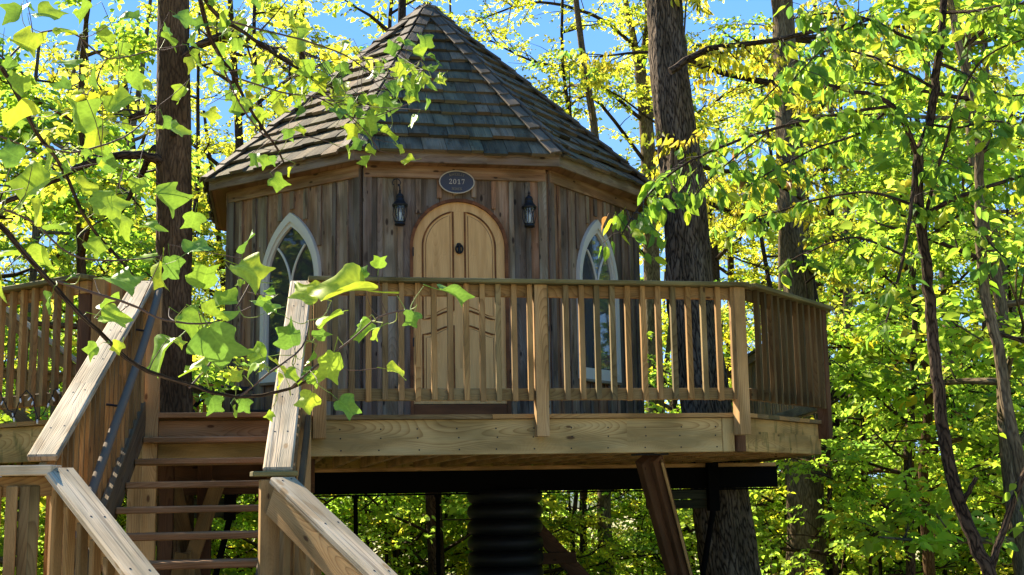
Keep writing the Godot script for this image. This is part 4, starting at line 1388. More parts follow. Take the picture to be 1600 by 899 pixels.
# ---------------------------------------------------------------- steel and supports
func make_supports() -> void:
	var b := thing("steel_beam", "long black steel beam carrying the deck joists", "beam")
	var mb := MB.new()
	for q in [[1.855, 0.016, 0.20], [1.64, 0.016, 0.20]]:
		mb.cbox(Transform3D(Basis.IDENTITY, Vector3(2.735, q[0] - 0.008, -12.49)), Vector3(4.70, q[1], q[2]), 0.003, Vector2.ZERO)
	mb.cbox(Transform3D(Basis.IDENTITY, Vector3(2.735, 1.745, -12.42)), Vector3(4.70, 0.198, 0.012), 0.002, Vector2.ZERO)
	part("girder", mb.mesh(), M.steel, b)
	var c := thing("pipe_column", "thick black ribbed pipe column standing under the steel beam", "column")
	var prof := PackedVector2Array()
	var y := -0.6
	while y < 1.60:
		for k in 10:
			var t := k / 10.0
			prof.append(Vector2(0.325 + 0.052 * pow(absf(sin(PI * t)), 0.55), y + 0.152 * t))
		y += 0.152
	prof.append(Vector2(0.325, 1.622))
	prof.append(Vector2(0.0, 1.622))
	var cm := MB.new()
	cm.lathe(prof, 48)
	part("ribbed_pipe", cm.mesh(), M.pipe, c)
	c.position = Vector3(2.28, 0, -12.62)
	var k := thing("knee_brace", "doubled square timber brace leaning out from under the front rim", "brace")
	board(k, "timber", Vector3(2.62, 1.86, -8.88), Vector3(3.52, 0.0, -10.35), 0.10, 0.07, M.dark_timber, Vector3(0.3, 0, 1))
	board(k, "timber", Vector3(2.70, 1.88, -8.87), Vector3(3.60, 0.0, -10.34), 0.10, 0.08, M.dark_timber, Vector3(0.3, 0, 1))
	board(k, "face_board", Vector3(2.752, 1.87, -8.88), Vector3(3.652, 0.0, -10.35), 0.12, 0.02, M.post, Vector3(0.8, 0.3, 0.3))
	var hb := MB.new()
	hb.cbox(Transform3D(Basis.IDENTITY, Vector3(2.66, 1.893, -8.84)), Vector3(0.24, 0.012, 0.14), 0.002, Vector2.ZERO)
	part("steel_plate", hb.mesh(), M.iron, k)
	var j := thing("cross_brace", "crossed timbers beside the ribbed pipe column", "brace")
	board(j, "timber", Vector3(2.55, 1.35, -12.75), Vector3(3.45, 0.35, -12.6), 0.15, 0.07, M.dark_timber, Vector3(0, 0, 1))
	board(j, "timber", Vector3(2.5, 0.975, -12.68), Vector3(2.99, 0.985, -12.6), 0.11, 0.07, M.dark_timber, Vector3(0, 0, 1))
	# brackets that hold the deck to the two trunks
	for q in [["steel bracket with a grey green packing beam against the big oak trunk", 3.70, 4.32, -12.34, 4.28], ["steel bracket with a grey green packing beam behind the stair treads", -0.95, -0.42, -12.55, -0.47]]:
		var t := thing("tree_bracket", q[0], "bracket")
		for yy in [1.585, 1.49]:
			board(t, "packing_beam", Vector3(q[1], yy, q[3] - 0.1), Vector3(q[2], yy, q[3] - 0.1), 0.09, 0.10, M.green_steel, Vector3(0, 0, 1))
		upright(t, "upright_plate", q[4] + 0.08, q[3], 1.42, 1.91, 0.11, 0.09, M.steel)
		var rod := MB.new()
		rod.tube(PackedVector3Array([Vector3(q[4] + 0.08, 1.45, q[3]), Vector3(q[4] - 0.08, 0.75, q[3] + 0.02), Vector3(q[4] - 0.3, -0.3, q[3] + 0.05)]), taper(3, 0.03, 0.03), 8)
		part("tie_rod", rod.mesh(), M.steel, t)
	for q in [[0.80, 1.05, "thin black rod hanging below the beam nearest the stairs", -12.6], [1.60, 0.2, "thin black rod hanging below the beam beside the ribbed column", -12.55]]:
		var t := thing("hanging_rod", q[2], "rod")
		var rod := MB.new()
		rod.tube(PackedVector3Array([Vector3(q[0], 1.63, q[3]), Vector3(q[0] + 0.005, q[1], q[3])]), taper(2, 0.022, 0.022), 8)
		part("bar", rod.mesh(), M.steel, t)
		var nut := MB.new()
		nut.lathe(PackedVector2Array([Vector2(0.0, 0.0), Vector2(0.035, 0.0), Vector2(0.035, 0.03), Vector2(0.0, 0.03)]), 6, Vector3(q[0], 1.60, q[3]))
		part("nut", nut.mesh(), M.steel, t)


# ---------------------------------------------------------------- leaves
func blade(half: Array, fold: float, droop: float, cup: float, stalk: float, sd: int, twist := 0.0) -> ArrayMesh:
	# half outline (x, y) from base to tip; the blade grows along +y, its upper face looks along +z; a stalk runs from the origin
	var mb := MB.new()
	var r := RandomNumberGenerator.new()
	r.seed = sd
	var ph := r.randf() * TAU
	var bend := func(p: Vector2) -> Vector3:
		var z := fold * absf(p.x) + cup * p.x * p.x - droop * p.y * p.y + 0.05 * sin(p.x * 9.0 + p.y * 6.0 + ph) * minf(1.0, absf(p.x) * 4.0)
		z += twist * p.x * p.y
		return Vector3(p.x, p.y + stalk, z)
	var nrm := func(p: Vector2) -> Vector3:
		var e := 0.02
		var a: Vector3 = bend.call(p + Vector2(e, 0)) - bend.call(p - Vector2(e, 0))
		var b: Vector3 = bend.call(p + Vector2(0, e)) - bend.call(p - Vector2(0, e))
		return a.cross(b).normalized()
	var fine := []
	for i in half.size() - 1:
		var p0: Vector2 = half[maxi(i - 1, 0)][0]
		var p1: Vector2 = half[i][0]
		var p2: Vector2 = half[i + 1][0]
		var p3: Vector2 = half[mini(i + 2, half.size() - 1)][0]
		fine.append(half[i])
		fine.append([p1.cubic_interpolate(p2, p0, p3, 0.5), (half[i][1] + half[i + 1][1]) * 0.5])
	fine.append(half[half.size() - 1])
	half = fine
	for s in [-1.0, 1.0]:
		var last: Vector2 = half[half.size() - 1][0]
		for i in half.size() - 1:
			var o0: Vector2 = half[i][0] * Vector2(s, 1)
			var o1: Vector2 = half[i + 1][0] * Vector2(s, 1)
			var m0 := Vector2(0, half[i][1])
			var m1 := Vector2(0, half[i + 1][1])
			var h0 := m0.lerp(o0, 0.5)
			var h1 := m1.lerp(o1, 0.5)
			for q in [[m0, h0, h1, m1], [h0, o0, o1, h1]]:
				var P := []
				var N := []
				var U := []
				for k: Vector2 in q:
					P.append(bend.call(k))
					N.append(nrm.call(Vector2(k.x + s * 0.02, k.y)))
					U.append(Vector2(0.5 + k.x * 0.9, clampf(k.y / maxf(last.y, 0.1), 0, 1)))
				mb.tri(P[0], P[1], P[2], N[0], N[1], N[2], U[0], U[1], U[2])
				mb.tri(P[0], P[2], P[3], N[0], N[2], N[3], U[0], U[2], U[3])
	if stalk > 0.0:
		mb.tube(PackedVector3Array([Vector3(0, -0.02, 0.10 * stalk), Vector3(0, stalk * 0.5, 0.03 * stalk), Vector3(0, stalk + 0.02, 0)]), PackedFloat32Array([0.016, 0.012, 0.010]), 4)
	return mb.mesh()


func tulip_leaf(sd: int) -> ArrayMesh:
	var r := RandomNumberGenerator.new()
	r.seed = sd
	var j := func() -> Vector2: return Vector2(r.randf_range(-0.03, 0.03), r.randf_range(-0.03, 0.03))
	var half := [[Vector2(0, 0), 0.0], [Vector2(0.14, -0.055), 0.02], [Vector2(0.30, -0.03) + j.call(), 0.07], [Vector2(0.47, 0.09) + j.call(), 0.17], [Vector2(0.58, 0.28) + j.call(), 0.27], [Vector2(0.50, 0.35), 0.35], [Vector2(0.42, 0.43) + j.call(), 0.42], [Vector2(0.375, 0.52), 0.50], [Vector2(0.385, 0.64) + j.call(), 0.58], [Vector2(0.42, 0.77), 0.65], [Vector2(0.47, 0.92) + j.call(), 0.71], [Vector2(0.33, 0.89), 0.75], [Vector2(0.17, 0.84) + j.call(), 0.78], [Vector2(0.0, 0.77), 0.77]]
	return blade(half, r.randf_range(0.0, 0.7), r.randf_range(-0.1, 0.7), r.randf_range(-0.9, 0.5), 0.5, sd, r.randf_range(-0.8, 0.8))


func ovate_leaf(sd: int, stalk := 0.22) -> ArrayMesh:
	var r := RandomNumberGenerator.new()
	r.seed = sd
	var w := r.randf_range(0.22, 0.28)
	var half := [[Vector2(0, 0), 0.0], [Vector2(w * 0.62, 0.12), 0.12], [Vector2(w, 0.36), 0.36], [Vector2(w * 0.86, 0.60), 0.60], [Vector2(w * 0.42, 0.82), 0.82], [Vector2(0, 1.0), 1.0]]
	return blade(half, r.randf_range(0.1, 0.55), r.randf_range(0.0, 0.3), 0.0, stalk, sd, r.randf_range(-0.3, 0.3))


# a spray: a few small leaves along a short twig
func spray(sd: int, count: int, length: float, leaf: float, hang: float, wide := 0.30) -> ArrayMesh:
	var r := RandomNumberGenerator.new()
	r.seed = sd
	var mb := MB.new()
	for i in count:
		var t := (i + 0.5) / count
		var at := Vector3((t - 0.2) * length, -0.10 * t * t * length, r.randf_range(-0.02, 0.02))
		var side := -1.0 if i % 2 == 0 else 1.0
		var d := Vector3(r.randf_range(0.2, 0.9), -hang * r.randf_range(0.4, 1.2) + r.randf_range(-0.2, 0.35), side * r.randf_range(0.3, 1.0)).normalized()
		var nn := (Vector3.UP + Vector3(r.randf_range(-0.9, 0.9), 0, r.randf_range(-0.9, 0.9))).normalized()
		var x := d.cross(nn).normalized()
		nn = x.cross(d).normalized()
		var l := leaf * r.randf_range(0.65, 1.25)
		var w := l * r.randf_range(wide, wide * 1.35)
		var f := nn * l * 0.10
		var a := at + d * l * 0.12
		var b := at + d * (l * 1.12) - nn * l * 0.12
		var c1 := at + d * l * 0.42 + x * w + f
		var e1 := at + d * l * 0.78 + x * w * 0.7 + f
		var c2 := at + d * l * 0.42 - x * w + f
		var e2 := at + d * l * 0.78 - x * w * 0.7 + f
		var n1 := (nn + x * 0.35).normalized()
		var n2 := (nn - x * 0.35).normalized()
		var u := Vector2.ZERO
		mb.tri(a, c1, e1, nn, n2, n2, u, u, u)
		mb.tri(a, e1, b, nn, n2, nn, u, u, u)
		mb.tri(a, c2, e2, nn, n1, n1, u, u, u)
		mb.tri(a, e2, b, nn, n1, nn, u, u, u)
	return mb.mesh()


func scatter(called: String, parent: Node, m: Mesh, mat: Material, where: Array, cols: Array) -> void:
	var mm := MultiMesh.new()
	mm.transform_format = MultiMesh.TRANSFORM_3D
	mm.use_colors = true
	mm.mesh = m
	mm.instance_count = where.size()
	for i in where.size():
		mm.set_instance_transform(i, where[i])
		mm.set_instance_color(i, cols[i])
	var o := MultiMeshInstance3D.new()
	o.name = called
	o.multimesh = mm
	o.material_override = mat
	parent.add_child(o, true)
	o.set_meta("kind", "stuff")


func leaf_color(kind: int) -> Color:
	var c: Color = [Color(0.54, 0.58, 0.035), Color(0.36, 0.54, 0.04), Color(0.22, 0.42, 0.045), Color(0.66, 0.60, 0.04)][kind]
	var k := rng.randf_range(0.62, 1.3)
	if rng.randf() < 0.16:
		k *= 0.55
	return Color(c.r * k * rng.randf_range(0.9, 1.12), c.g * k, c.b * k * rng.randf_range(0.7, 1.6))


# ---------------------------------------------------------------- trees
func bark_trunk(pts: Array, r0: float, r1: float, sides: int, per: int, deep: float, freq: float, sd: int) -> ArrayMesh:
	var p := smooth_path(pts, per)
	var f := FastNoiseLite.new()
	f.noise_type = FastNoiseLite.TYPE_SIMPLEX_SMOOTH
	f.seed = sd
	f.frequency = freq
	f.fractal_type = FastNoiseLite.FRACTAL_RIDGED
	f.fractal_octaves = 2
	var low := noise(1.1, sd + 4)
	var cnt := p.size()
	var grid := []
	var run := 0.0
	for i in cnt:
		if i > 0:
			run += p[i].distance_to(p[i - 1])
		var r := lerpf(r0, r1, float(i) / (cnt - 1))
		var dir := (p[mini(i + 1, cnt - 1)] - p[maxi(i - 1, 0)]).normalized()
		var sx := Vector3.RIGHT
		sx = (sx - dir * sx.dot(dir)).normalized()
		var sz := sx.cross(dir)
		var row := []
		for k in sides + 1:
			var a := TAU * k / sides
			var u := sx * cos(a) + sz * sin(a)
			var q := Vector3(cos(a) * r * 1.0, run * 0.22, sin(a) * r * 1.0)
			var d := -deep * clampf(f.get_noise_3dv(q * 10.0) * 0.5 + 0.5, 0, 1) + r * 0.09 * low.get_noise_3dv(q * 3.0)
			row.append(p[i] + u * (r + d))
		grid.append(row)
	var mb := MB.new()
	var ns := []
	for i in cnt:
		var row := []
		for k in sides + 1:
			var kk := k % sides
			var e1: Vector3 = grid[i][(kk + 1) % sides] - grid[i][(kk + sides - 1) % sides]
			var e2: Vector3 = grid[mini(i + 1, cnt - 1)][kk] - grid[maxi(i - 1, 0)][kk]
			var nn := e2.cross(e1).normalized()
			if nn.dot(grid[i][k] - p[i]) < 0.0:
				nn = -nn
			row.append(nn)
		ns.append(row)
	run = 0.0
	var circ := maxf(1.0, roundf(TAU * r0 * 1.0 * 2.0) / 2.0)
	for i in cnt - 1:
		var step := p[i].distance_to(p[i + 1])
		for k in sides:
			var ua := Vector2(circ * k / sides, run)
			var ub := Vector2(circ * (k + 1) / sides, run)
			var uc := Vector2(circ * (k + 1) / sides, run + step)
			var ud := Vector2(circ * k / sides, run + step)
			mb.tri(grid[i][k], grid[i][k + 1], grid[i + 1][k + 1], ns[i][k], ns[i][k + 1], ns[i + 1][k + 1], ua, ub, uc)
			mb.tri(grid[i][k], grid[i + 1][k + 1], grid[i + 1][k], ns[i][k], ns[i + 1][k + 1], ns[i + 1][k], ua, uc, ud)
		run += step
	return mb.mesh()


func limb(parent: Node, called: String, pts: Array, r0: float, r1: float, mat: Material, sides := 8) -> PackedVector3Array:
	var p := smooth_path(pts, 4)
	for i in range(1, p.size()):
		p[i] += Vector3(rng.randf_range(-1, 1), rng.randf_range(-1, 1), rng.randf_range(-1, 1)) * minf(r0 * 0.22, 0.008)
	var mb := MB.new()
	mb.tube(p, taper(p.size(), r0, r1), sides, 1.0, true, rng.randf())
	part(called, mb.mesh(), mat, parent)
	return p


# twigs with sprays of small leaves growing out of a limb
func dress(mb: MB, where: Array, cols: Array, p: PackedVector3Array, n: int, length: float, per: int, kind: int, scale: float, start := 0.2, rise := 0.25) -> void:
	for i in n:
		var k := int(lerpf(start, 1.0, (i + rng.randf()) / n) * (p.size() - 1))
		k = clampi(k, 0, p.size() - 2)
		var base := p[k].lerp(p[k + 1], rng.randf())
		var along := (p[k + 1] - p[k]).normalized()
		var d := (Vector3(rng.randf_range(-1, 1), rng.randf_range(-0.4, 0.6) + rise, rng.randf_range(-1, 1)).normalized() + along * 0.6).normalized()
		var l := length * rng.randf_range(0.5, 1.2)
		var tw := PackedVector3Array()
		for s in 5:
			var t := s / 4.0
			tw.append(base + d * l * t + Vector3(rng.randf_range(-1, 1), rng.randf_range(-1, 1), rng.randf_range(-1, 1)) * l * 0.07 * t + Vector3.DOWN * l * 0.14 * t * t)
		mb.tube(tw, taper(5, 0.009 + 0.004 * length, 0.003), 3, 1.0, false)
		for s in per:
			var t := rng.randf_range(0.2, 1.05)
			var q := base + d * l * t + Vector3(rng.randf_range(-1, 1), rng.randf_range(-0.7, 0.6), rng.randf_range(-1, 1)) * l * 0.22
			var b := Basis(Vector3.UP, atan2(-d.z, d.x) + rng.randf_range(-1.3, 1.3)) * Basis(Vector3.BACK, rng.randf_range(-0.5, 0.3)) * Basis(Vector3.RIGHT, rng.randf_range(-0.6, 0.6))
			where.append(Transform3D(b.scaled(Vector3.ONE * scale * rng.randf_range(0.75, 1.25)), q))
			cols.append(leaf_color(kind if rng.randf() < 0.8 else rng.randi() % 4))


# a whole woodland tree: trunk, limbs and crown as its parts
func wood_tree(o: Node3D, height: float, r: float, first: float, spread: float, limbs: int, twigs: int, per: int, kind: int, spr: Mesh, scale: float, mat: Material, lean: float) -> void:
	var pts := []
	var off := Vector3.ZERO
	for i in 8:
		pts.append(Vector3(0, height * i / 7.0 - (0.4 if i == 0 else 0.0), 0) + off)
		off += Vector3(rng.randf_range(-1, 1), 0, rng.randf_range(-1, 1)) * height * 0.018 + Vector3(lean, 0, 0) * height / 7.0
	var p := smooth_path(pts, 3)
	var rad := PackedFloat32Array()
	for i in p.size():
		var t := float(i) / (p.size() - 1)
		rad.append(r * (1.0 - 0.8 * t) * (1.0 + 0.5 * exp(-t * 40.0)))
	var mb := MB.new()
	mb.tube(p, rad, 10)
	part("trunk", mb.mesh(), mat, o)
	var lm := MB.new()
	var where := []
	var cols := []
	for i in limbs:
		var t := lerpf(first, 0.97, (i + rng.randf() * 0.8) / limbs)
		var k := clampi(int(t * (p.size() - 1)), 0, p.size() - 1)
		var a := i * 2.4 + rng.randf_range(-0.5, 0.5)
		var l := spread * (1.15 - 0.75 * absf(t - first) / (1.0 - first)) * rng.randf_range(0.6, 1.15)
		var d := Vector3(cos(a), rng.randf_range(0.05, 0.65), sin(a)).normalized()
		var lp := []
		for s in 5:
			var q := s / 4.0
			lp.append(p[k] + d * l * q + Vector3(rng.randf_range(-1, 1), rng.randf_range(-0.6, 0.8), rng.randf_range(-1, 1)) * l * 0.07 * q)
		var lq := smooth_path(lp, 2)
		lm.tube(lq, taper(lq.size(), rad[k] * 0.5 + 0.01, 0.008), 5, 1.0, false)
		dress(lm, where, cols, lq, twigs, l * 0.42, per, kind, scale)
	part("limbs", lm.mesh(), mat, o).set_meta("kind", "stuff")
	scatter("crown", o, spr, M.spray, where, cols)


var spr_small: Mesh
var spr_mid: Mesh
var spr_hang: Mesh


func make_main_trees() -> void:
	spr_small = spray(1, 11, 0.34, 0.064, 0.35)
	spr_mid = spray(2, 6, 0.36, 0.11, 0.45, 0.28)
	spr_hang = spray(3, 8, 0.22, 0.10, 1.6, 0.14)
	var cam := Vector3(0, 1.65, 0)

	# the oak that rises through the deck on the right
	var o := thing("oak_tree", "massive oak trunk with deep furrowed bark rising through the deck beside the house", "tree")
	part("trunk", bark_trunk([Vector3(4.99, -1.34, -12.81), Vector3(4.83, -0.40, -12.86), Vector3(4.73, 0.55, -12.88), Vector3(4.64, 1.49, -12.90), Vector3(4.56, 2.23, -12.93), Vector3(4.47, 3.07, -12.94), Vector3(4.41, 3.91, -12.95), Vector3(4.38, 4.75, -12.96), Vector3(4.33, 5.59, -12.97), Vector3(4.28, 6.43, -12.98), Vector3(4.25, 7.27, -12.99), Vector3(4.22, 8.53, -13.02), Vector3(4.20, 10.00, -13.02), Vector3(4.30, 11.99, -13.12)], 0.35, 0.175, 110, 34, 0.034, 0.55, 5), M.bark_oak, o)
	var where := []
	var cols := []
	var tw := MB.new()
	for q in [[Vector3(4.08, 6.0, -12.35), Vector3(4.5, 6.25, -12.3), Vector3(5.2, 6.35, -12.2), Vector3(6.1, 6.5, -12.0), Vector3(7.0, 6.4, -11.9)], [Vector3(4.05, 7.0, -12.37), Vector3(4.8, 7.5, -12.9), Vector3(5.8, 7.8, -13.4), Vector3(6.8, 7.6, -13.9)], [Vector3(4.0, 9.0, -12.4), Vector3(3.0, 10.0, -12.0), Vector3(1.8, 10.8, -11.8)], [Vector3(4.05, 9.5, -12.4), Vector3(4.6, 10.8, -13.2), Vector3(5.3, 12.0, -14.0)], [Vector3(4.1, 5.3, -12.45), Vector3(4.9, 5.3, -13.6), Vector3(5.9, 5.5, -14.6), Vector3(7.0, 5.3, -15.4)]]:
		var p := limb(o, "limb", q, 0.042, 0.012, M.bark_dark)
		dress(tw, where, cols, p, 13, 0.9, 5, 3, 1.15, 0.12, -0.1)
	part("twigs", tw.mesh(), M.twig, o).set_meta("kind", "stuff")
	scatter("crown", o, spr_hang, M.spray, where, cols)

	# the trunk on the left, standing through the deck behind the stairs
	o = thing("tulip_tree", "straight brown tree trunk rising through the deck behind the staircase", "tree")
	part("trunk", bark_trunk([Vector3(-0.66, -0.8, -10.3), Vector3(-0.70, 0.4, -10.31), Vector3(-0.73, 1.3, -10.31), Vector3(-0.76, 2.2, -10.32), Vector3(-0.785, 3.1, -10.32), Vector3(-0.81, 4.0, -10.33), Vector3(-0.83, 4.9, -10.33), Vector3(-0.85, 5.8, -10.34), Vector3(-0.87, 6.8, -10.34), Vector3(-0.9, 8.5, -10.4), Vector3(-0.95, 11.0, -10.4)], 0.155, 0.125, 72, 30, 0.011, 1.0, 9), M.bark_brown, o)
	where = []
	cols = []
	tw = MB.new()
	for q in [[Vector3(-0.81, 4.27, -10.33), Vector3(-0.96, 4.33, -10.22), Vector3(-1.15, 4.33, -10.12), Vector3(-1.33, 4.26, -10.02), Vector3(-1.50, 4.16, -9.92), Vector3(-1.69, 4.01, -9.82), Vector3(-1.95, 3.84, -9.73), Vector3(-2.4, 3.6, -9.6)], [Vector3(-0.83, 5.12, -10.34), Vector3(-0.66, 5.25, -10.18), Vector3(-0.45, 5.30, -10.02), Vector3(-0.19, 5.21, -9.85), Vector3(0.03, 5.03, -9.68), Vector3(0.23, 4.83, -9.52)], [Vector3(-0.81, 4.30, -10.33), Vector3(-0.97, 4.50, -10.52), Vector3(-1.06, 4.41, -10.69), Vector3(-1.17, 4.25, -10.86), Vector3(-1.32, 4.02, -11.03)], [Vector3(-0.82, 4.78, -10.33), Vector3(-1.03, 4.84, -10.58), Vector3(-1.21, 4.84, -10.81), Vector3(-1.37, 4.98, -11.05), Vector3(-1.7, 5.2, -11.4)]]:
		var p := limb(o, "limb", q, 0.042, 0.016, M.bark_dark)
		dress(tw, where, cols, p, 9, 0.5, 2, 0, 0.9, 0.35)
	part("twigs", tw.mesh(), M.twig, o).set_meta("kind", "stuff")
	scatter("crown", o, spr_mid, M.spray, where, cols)
	var kn := MB.new()
	kn.lathe(PackedVector2Array([Vector2(0.0, 0.012), Vector2(0.008, 0.010), Vector2(0.018, 0.022), Vector2(0.026, 0.016), Vector2(0.032, 0.0)]), 12)
	part("knot", kn.mesh(), M.bark_brown, o, Transform3D(Basis(Vector3.RIGHT, PI / 2), Vector3(-0.815, 4.53, -10.20)))

	# large trunks beyond the deck on the right
	o = thing("oak_tree", "tall grey oak trunk standing just beyond the deck's slanting corner", "tree")
	part("trunk", bark_trunk([Vector3(7.24, -3.2, -16.94), Vector3(7.28, -0.1, -16.94), Vector3(7.32, 1.3, -16.93), Vector3(7.34, 2.7, -16.93), Vector3(7.38, 4.2, -16.92), Vector3(7.37, 5.9, -16.92), Vector3(7.37, 7.6, -16.92), Vector3(7.38, 9.2, -16.92), Vector3(7.4, 11.5, -16.92), Vector3(7.5, 14.0, -17.0)], 0.33, 0.11, 64, 20, 0.02, 0.8, 14), M.bark_grey, o)
	where = []
	cols = []
	tw = MB.new()
	for i in 13:
		var y := 4.6 + i * 0.72
		var a := i * 2.2 + 1.0
		var b := Vector3(7.37, y, -16.92)
		var d := Vector3(cos(a), 0.25, sin(a) * 0.8)
		var p := limb(o, "limb", [b, b + d * 0.9, b + d * 1.8 + Vector3(0, 0.15, 0), b + d * 2.8 + Vector3(0, -0.1, 0)], 0.055, 0.012, M.bark_dark, 6)
		dress(tw, where, cols, p, 14, 1.0, 6, 3, 1.2, 0.1, -0.1)
	part("twigs", tw.mesh(), M.twig, o).set_meta("kind", "stuff")
	scatter("crown", o, spr_hang, M.spray, where, cols)
	o = thing("forest_tree", "dark trunk close behind the tall grey oak beyond the deck corner", "tree")
	wood_tree(o, 12.5, 0.24, 0.5, 2.4, 9, 6, 5, 1, spr_small, 1.2, M.bark_dark, -0.02)
	o.position = Vector3(8.45, ground_y(8.45, -18.8), -18.8)

	# forked tree behind the roof's right slope
	o = thing("maple_tree", "forked maple behind the right slope of the roof against blue sky", "tree")
	var mp := MB.new()
	var tp := smooth_path([Vector3(7.1, -3.0, -23.1), Vector3(7.08, 2.0, -23.08), Vector3(7.1, 4.6, -23.08), Vector3(7.12, 7.7, -23.08), Vector3(7.08, 9.0, -23.08), Vector3(7.02, 9.8, -23.1)], 4)
	mp.tube(tp, taper(tp.size(), 0.2, 0.12), 12)
	part("trunk", mp.mesh(), M.bark_grey, o)
	where = []
	cols = []
	tw = MB.new()
	for q in [[Vector3(7.02, 9.6, -23.09), Vector3(6.91, 10.44, -23.12), Vector3(6.76, 11.4, -23.15), Vector3(6.66, 12.6, -23.17)], [Vector3(7.02, 9.7, -23.1), Vector3(7.19, 10.7, -23.06), Vector3(7.21, 11.77, -23.06), Vector3(7.35, 13.0, -23.04)], [Vector3(7.07, 8.6, -23.09), Vector3(7.5, 9.6, -23.3), Vector3(7.75, 10.8, -23.4), Vector3(7.9, 12.0, -23.5)]]:
		var p := limb(o, "limb", q, 0.085, 0.04, M.bark_grey)
		dress(tw, where, cols, p, 16, 1.3, 6, 0, 1.15, 0.2)
	for q in [[Vector3(7.04, 8.74, -23.09), Vector3(6.37, 9.11, -22.71), Vector3(5.54, 9.47, -22.36), Vector3(4.61, 9.50, -22.03), Vector3(3.72, 9.76, -21.69)], [Vector3(6.97, 10.24, -23.11), Vector3(6.11, 10.56, -22.51), Vector3(4.98, 10.61, -21.96), Vector3(4.14, 10.24, -21.35), Vector3(3.34, 9.68, -20.74)], [Vector3(7.10, 7.84, -23.08), Vector3(6.36, 8.60, -22.71), Vector3(5.76, 8.96, -22.32), Vector3(5.17, 8.51, -21.92), Vector3(4.59, 7.95, -21.52)], [Vector3(7.1, 7.2, -23.1), Vector3(6.4, 7.5, -22.8), Vector3(5.6, 7.4, -22.5), Vector3(4.9, 7.1, -22.2)], [Vector3(7.1, 6.0, -23.1), Vector3(6.3, 6.6, -23.0), Vector3(5.4, 6.9, -22.9)], [Vector3(7.1, 8.0, -23.1), Vector3(8.0, 8.6, -23.2), Vector3(8.8, 8.9, -23.3)], [Vector3(7.1, 6.6, -23.1), Vector3(8.0, 7.2, -23.2), Vector3(8.9, 7.4, -23.3)]]:
		var p := limb(o, "limb", q, 0.042, 0.012, M.bark_dark, 6)
		dress(tw, where, cols, p, 17, 0.95, 5, 0, 1.1, 0.15)
	part("twigs", tw.mesh(), M.twig, o).set_meta("kind", "stuff")
	scatter("crown", o, spr_small, M.spray, where, cols)

	# slim sapling and bent stem in the right half
	o = thing("sapling_tree", "slim dark sapling with pale green sprays right of the deck", "tree")
	where = []
	cols = []
	tw = MB.new()
	var sp := [Vector3(6.74, -0.6, -12.97), Vector3(6.77, 0.41, -12.97), Vector3(6.81, 1.63, -12.96), Vector3(6.89, 2.46, -12.94), Vector3(6.96, 3.03, -12.93), Vector3(7.01, 3.60, -12.92), Vector3(7.03, 4.18, -12.92), Vector3(7.10, 4.91, -12.90), Vector3(7.1, 5.8, -12.9)]
	limb(o, "trunk", sp, 0.062, 0.012, M.bark_dark)
	for q in [[1.3, -1.0, 0.45, 0.2], [1.75, -1.3, 0.5, -0.4], [2.3, -1.0, 0.6, 0.5], [2.6, 1.0, 0.5, 0.3], [3.0, -1.2, 0.3, -0.2], [3.3, 0.9, 0.5, -0.6], [3.7, -0.9, 0.5, 0.4], [4.3, 0.7, 0.5, 0.3], [4.6, -0.7, 0.4, -0.3], [1.5, 0.9, 0.5, 0.5], [0.9, -0.9, 0.4, 0.6], [5.0, 0.4, 0.5, 0.2]]:
		var b := Vector3(6.8 + (q[0] - 1.6) * 0.09, q[0], -12.94)
		var p := limb(o, "limb", [b, b + Vector3(q[1] * 0.45, q[2] * 0.4, q[3] * 0.5), b + Vector3(q[1], q[2], q[3])], 0.02, 0.006, M.bark_dark, 5)
		dress(tw, where, cols, p, 11, 0.5, 5, 1, 0.95, 0.1)
	part("twigs", tw.mesh(), M.twig, o).set_meta("kind", "stuff")
	scatter("crown", o, spr_small, M.spray, where, cols)
	o = thing("cherry_tree", "bent grey brown stem near the right edge, second of the two dark stems", "tree")
	limb(o, "trunk", [Vector3(6.3, -0.6, -9.5), Vector3(6.17, 0.80, -9.52), Vector3(6.04, 1.57, -9.54), Vector3(5.96, 2.19, -9.56), Vector3(5.92, 2.78, -9.57), Vector3(5.84, 3.21, -9.58), Vector3(5.84, 3.64, -9.58), Vector3(5.86, 4.09, -9.58), Vector3(5.89, 4.64, -9.57), Vector3(5.83, 5.16, -9.58), Vector3(5.75, 5.62, -9.60), Vector3(5.72, 6.5, -9.60), Vector3(5.6, 7.6, -9.6)], 0.056, 0.026, M.bark_grey, 12)
	where = []
	cols = []
	tw = MB.new()
	for q in [[2.9, 0.9, -0.3, 0.2], [3.5, -0.8, 0.4, -0.4], [4.4, 0.8, 0.5, 0.3], [4.9, -0.9, 0.3, -0.5], [5.4, 0.9, 0.6, 0.2], [5.9, -0.9, 0.6, 0.3], [6.4, 0.7, 0.6, -0.4]]:
		var b := Vector3(5.86, q[0], -9.58)
		var p := limb(o, "limb", [b, b + Vector3(q[1] * 0.45, q[2] * 0.5, q[3] * 0.5), b + Vector3(q[1], q[2], q[3])], 0.024, 0.007, M.bark_dark, 5)
		dress(tw, where, cols, p, 10, 0.5, 4, 1, 0.9, 0.1)
	part("twigs", tw.mesh(), M.twig, o).set_meta("kind", "stuff")
	scatter("crown", o, spr_mid, M.spray, where, cols)

	near_cherry()


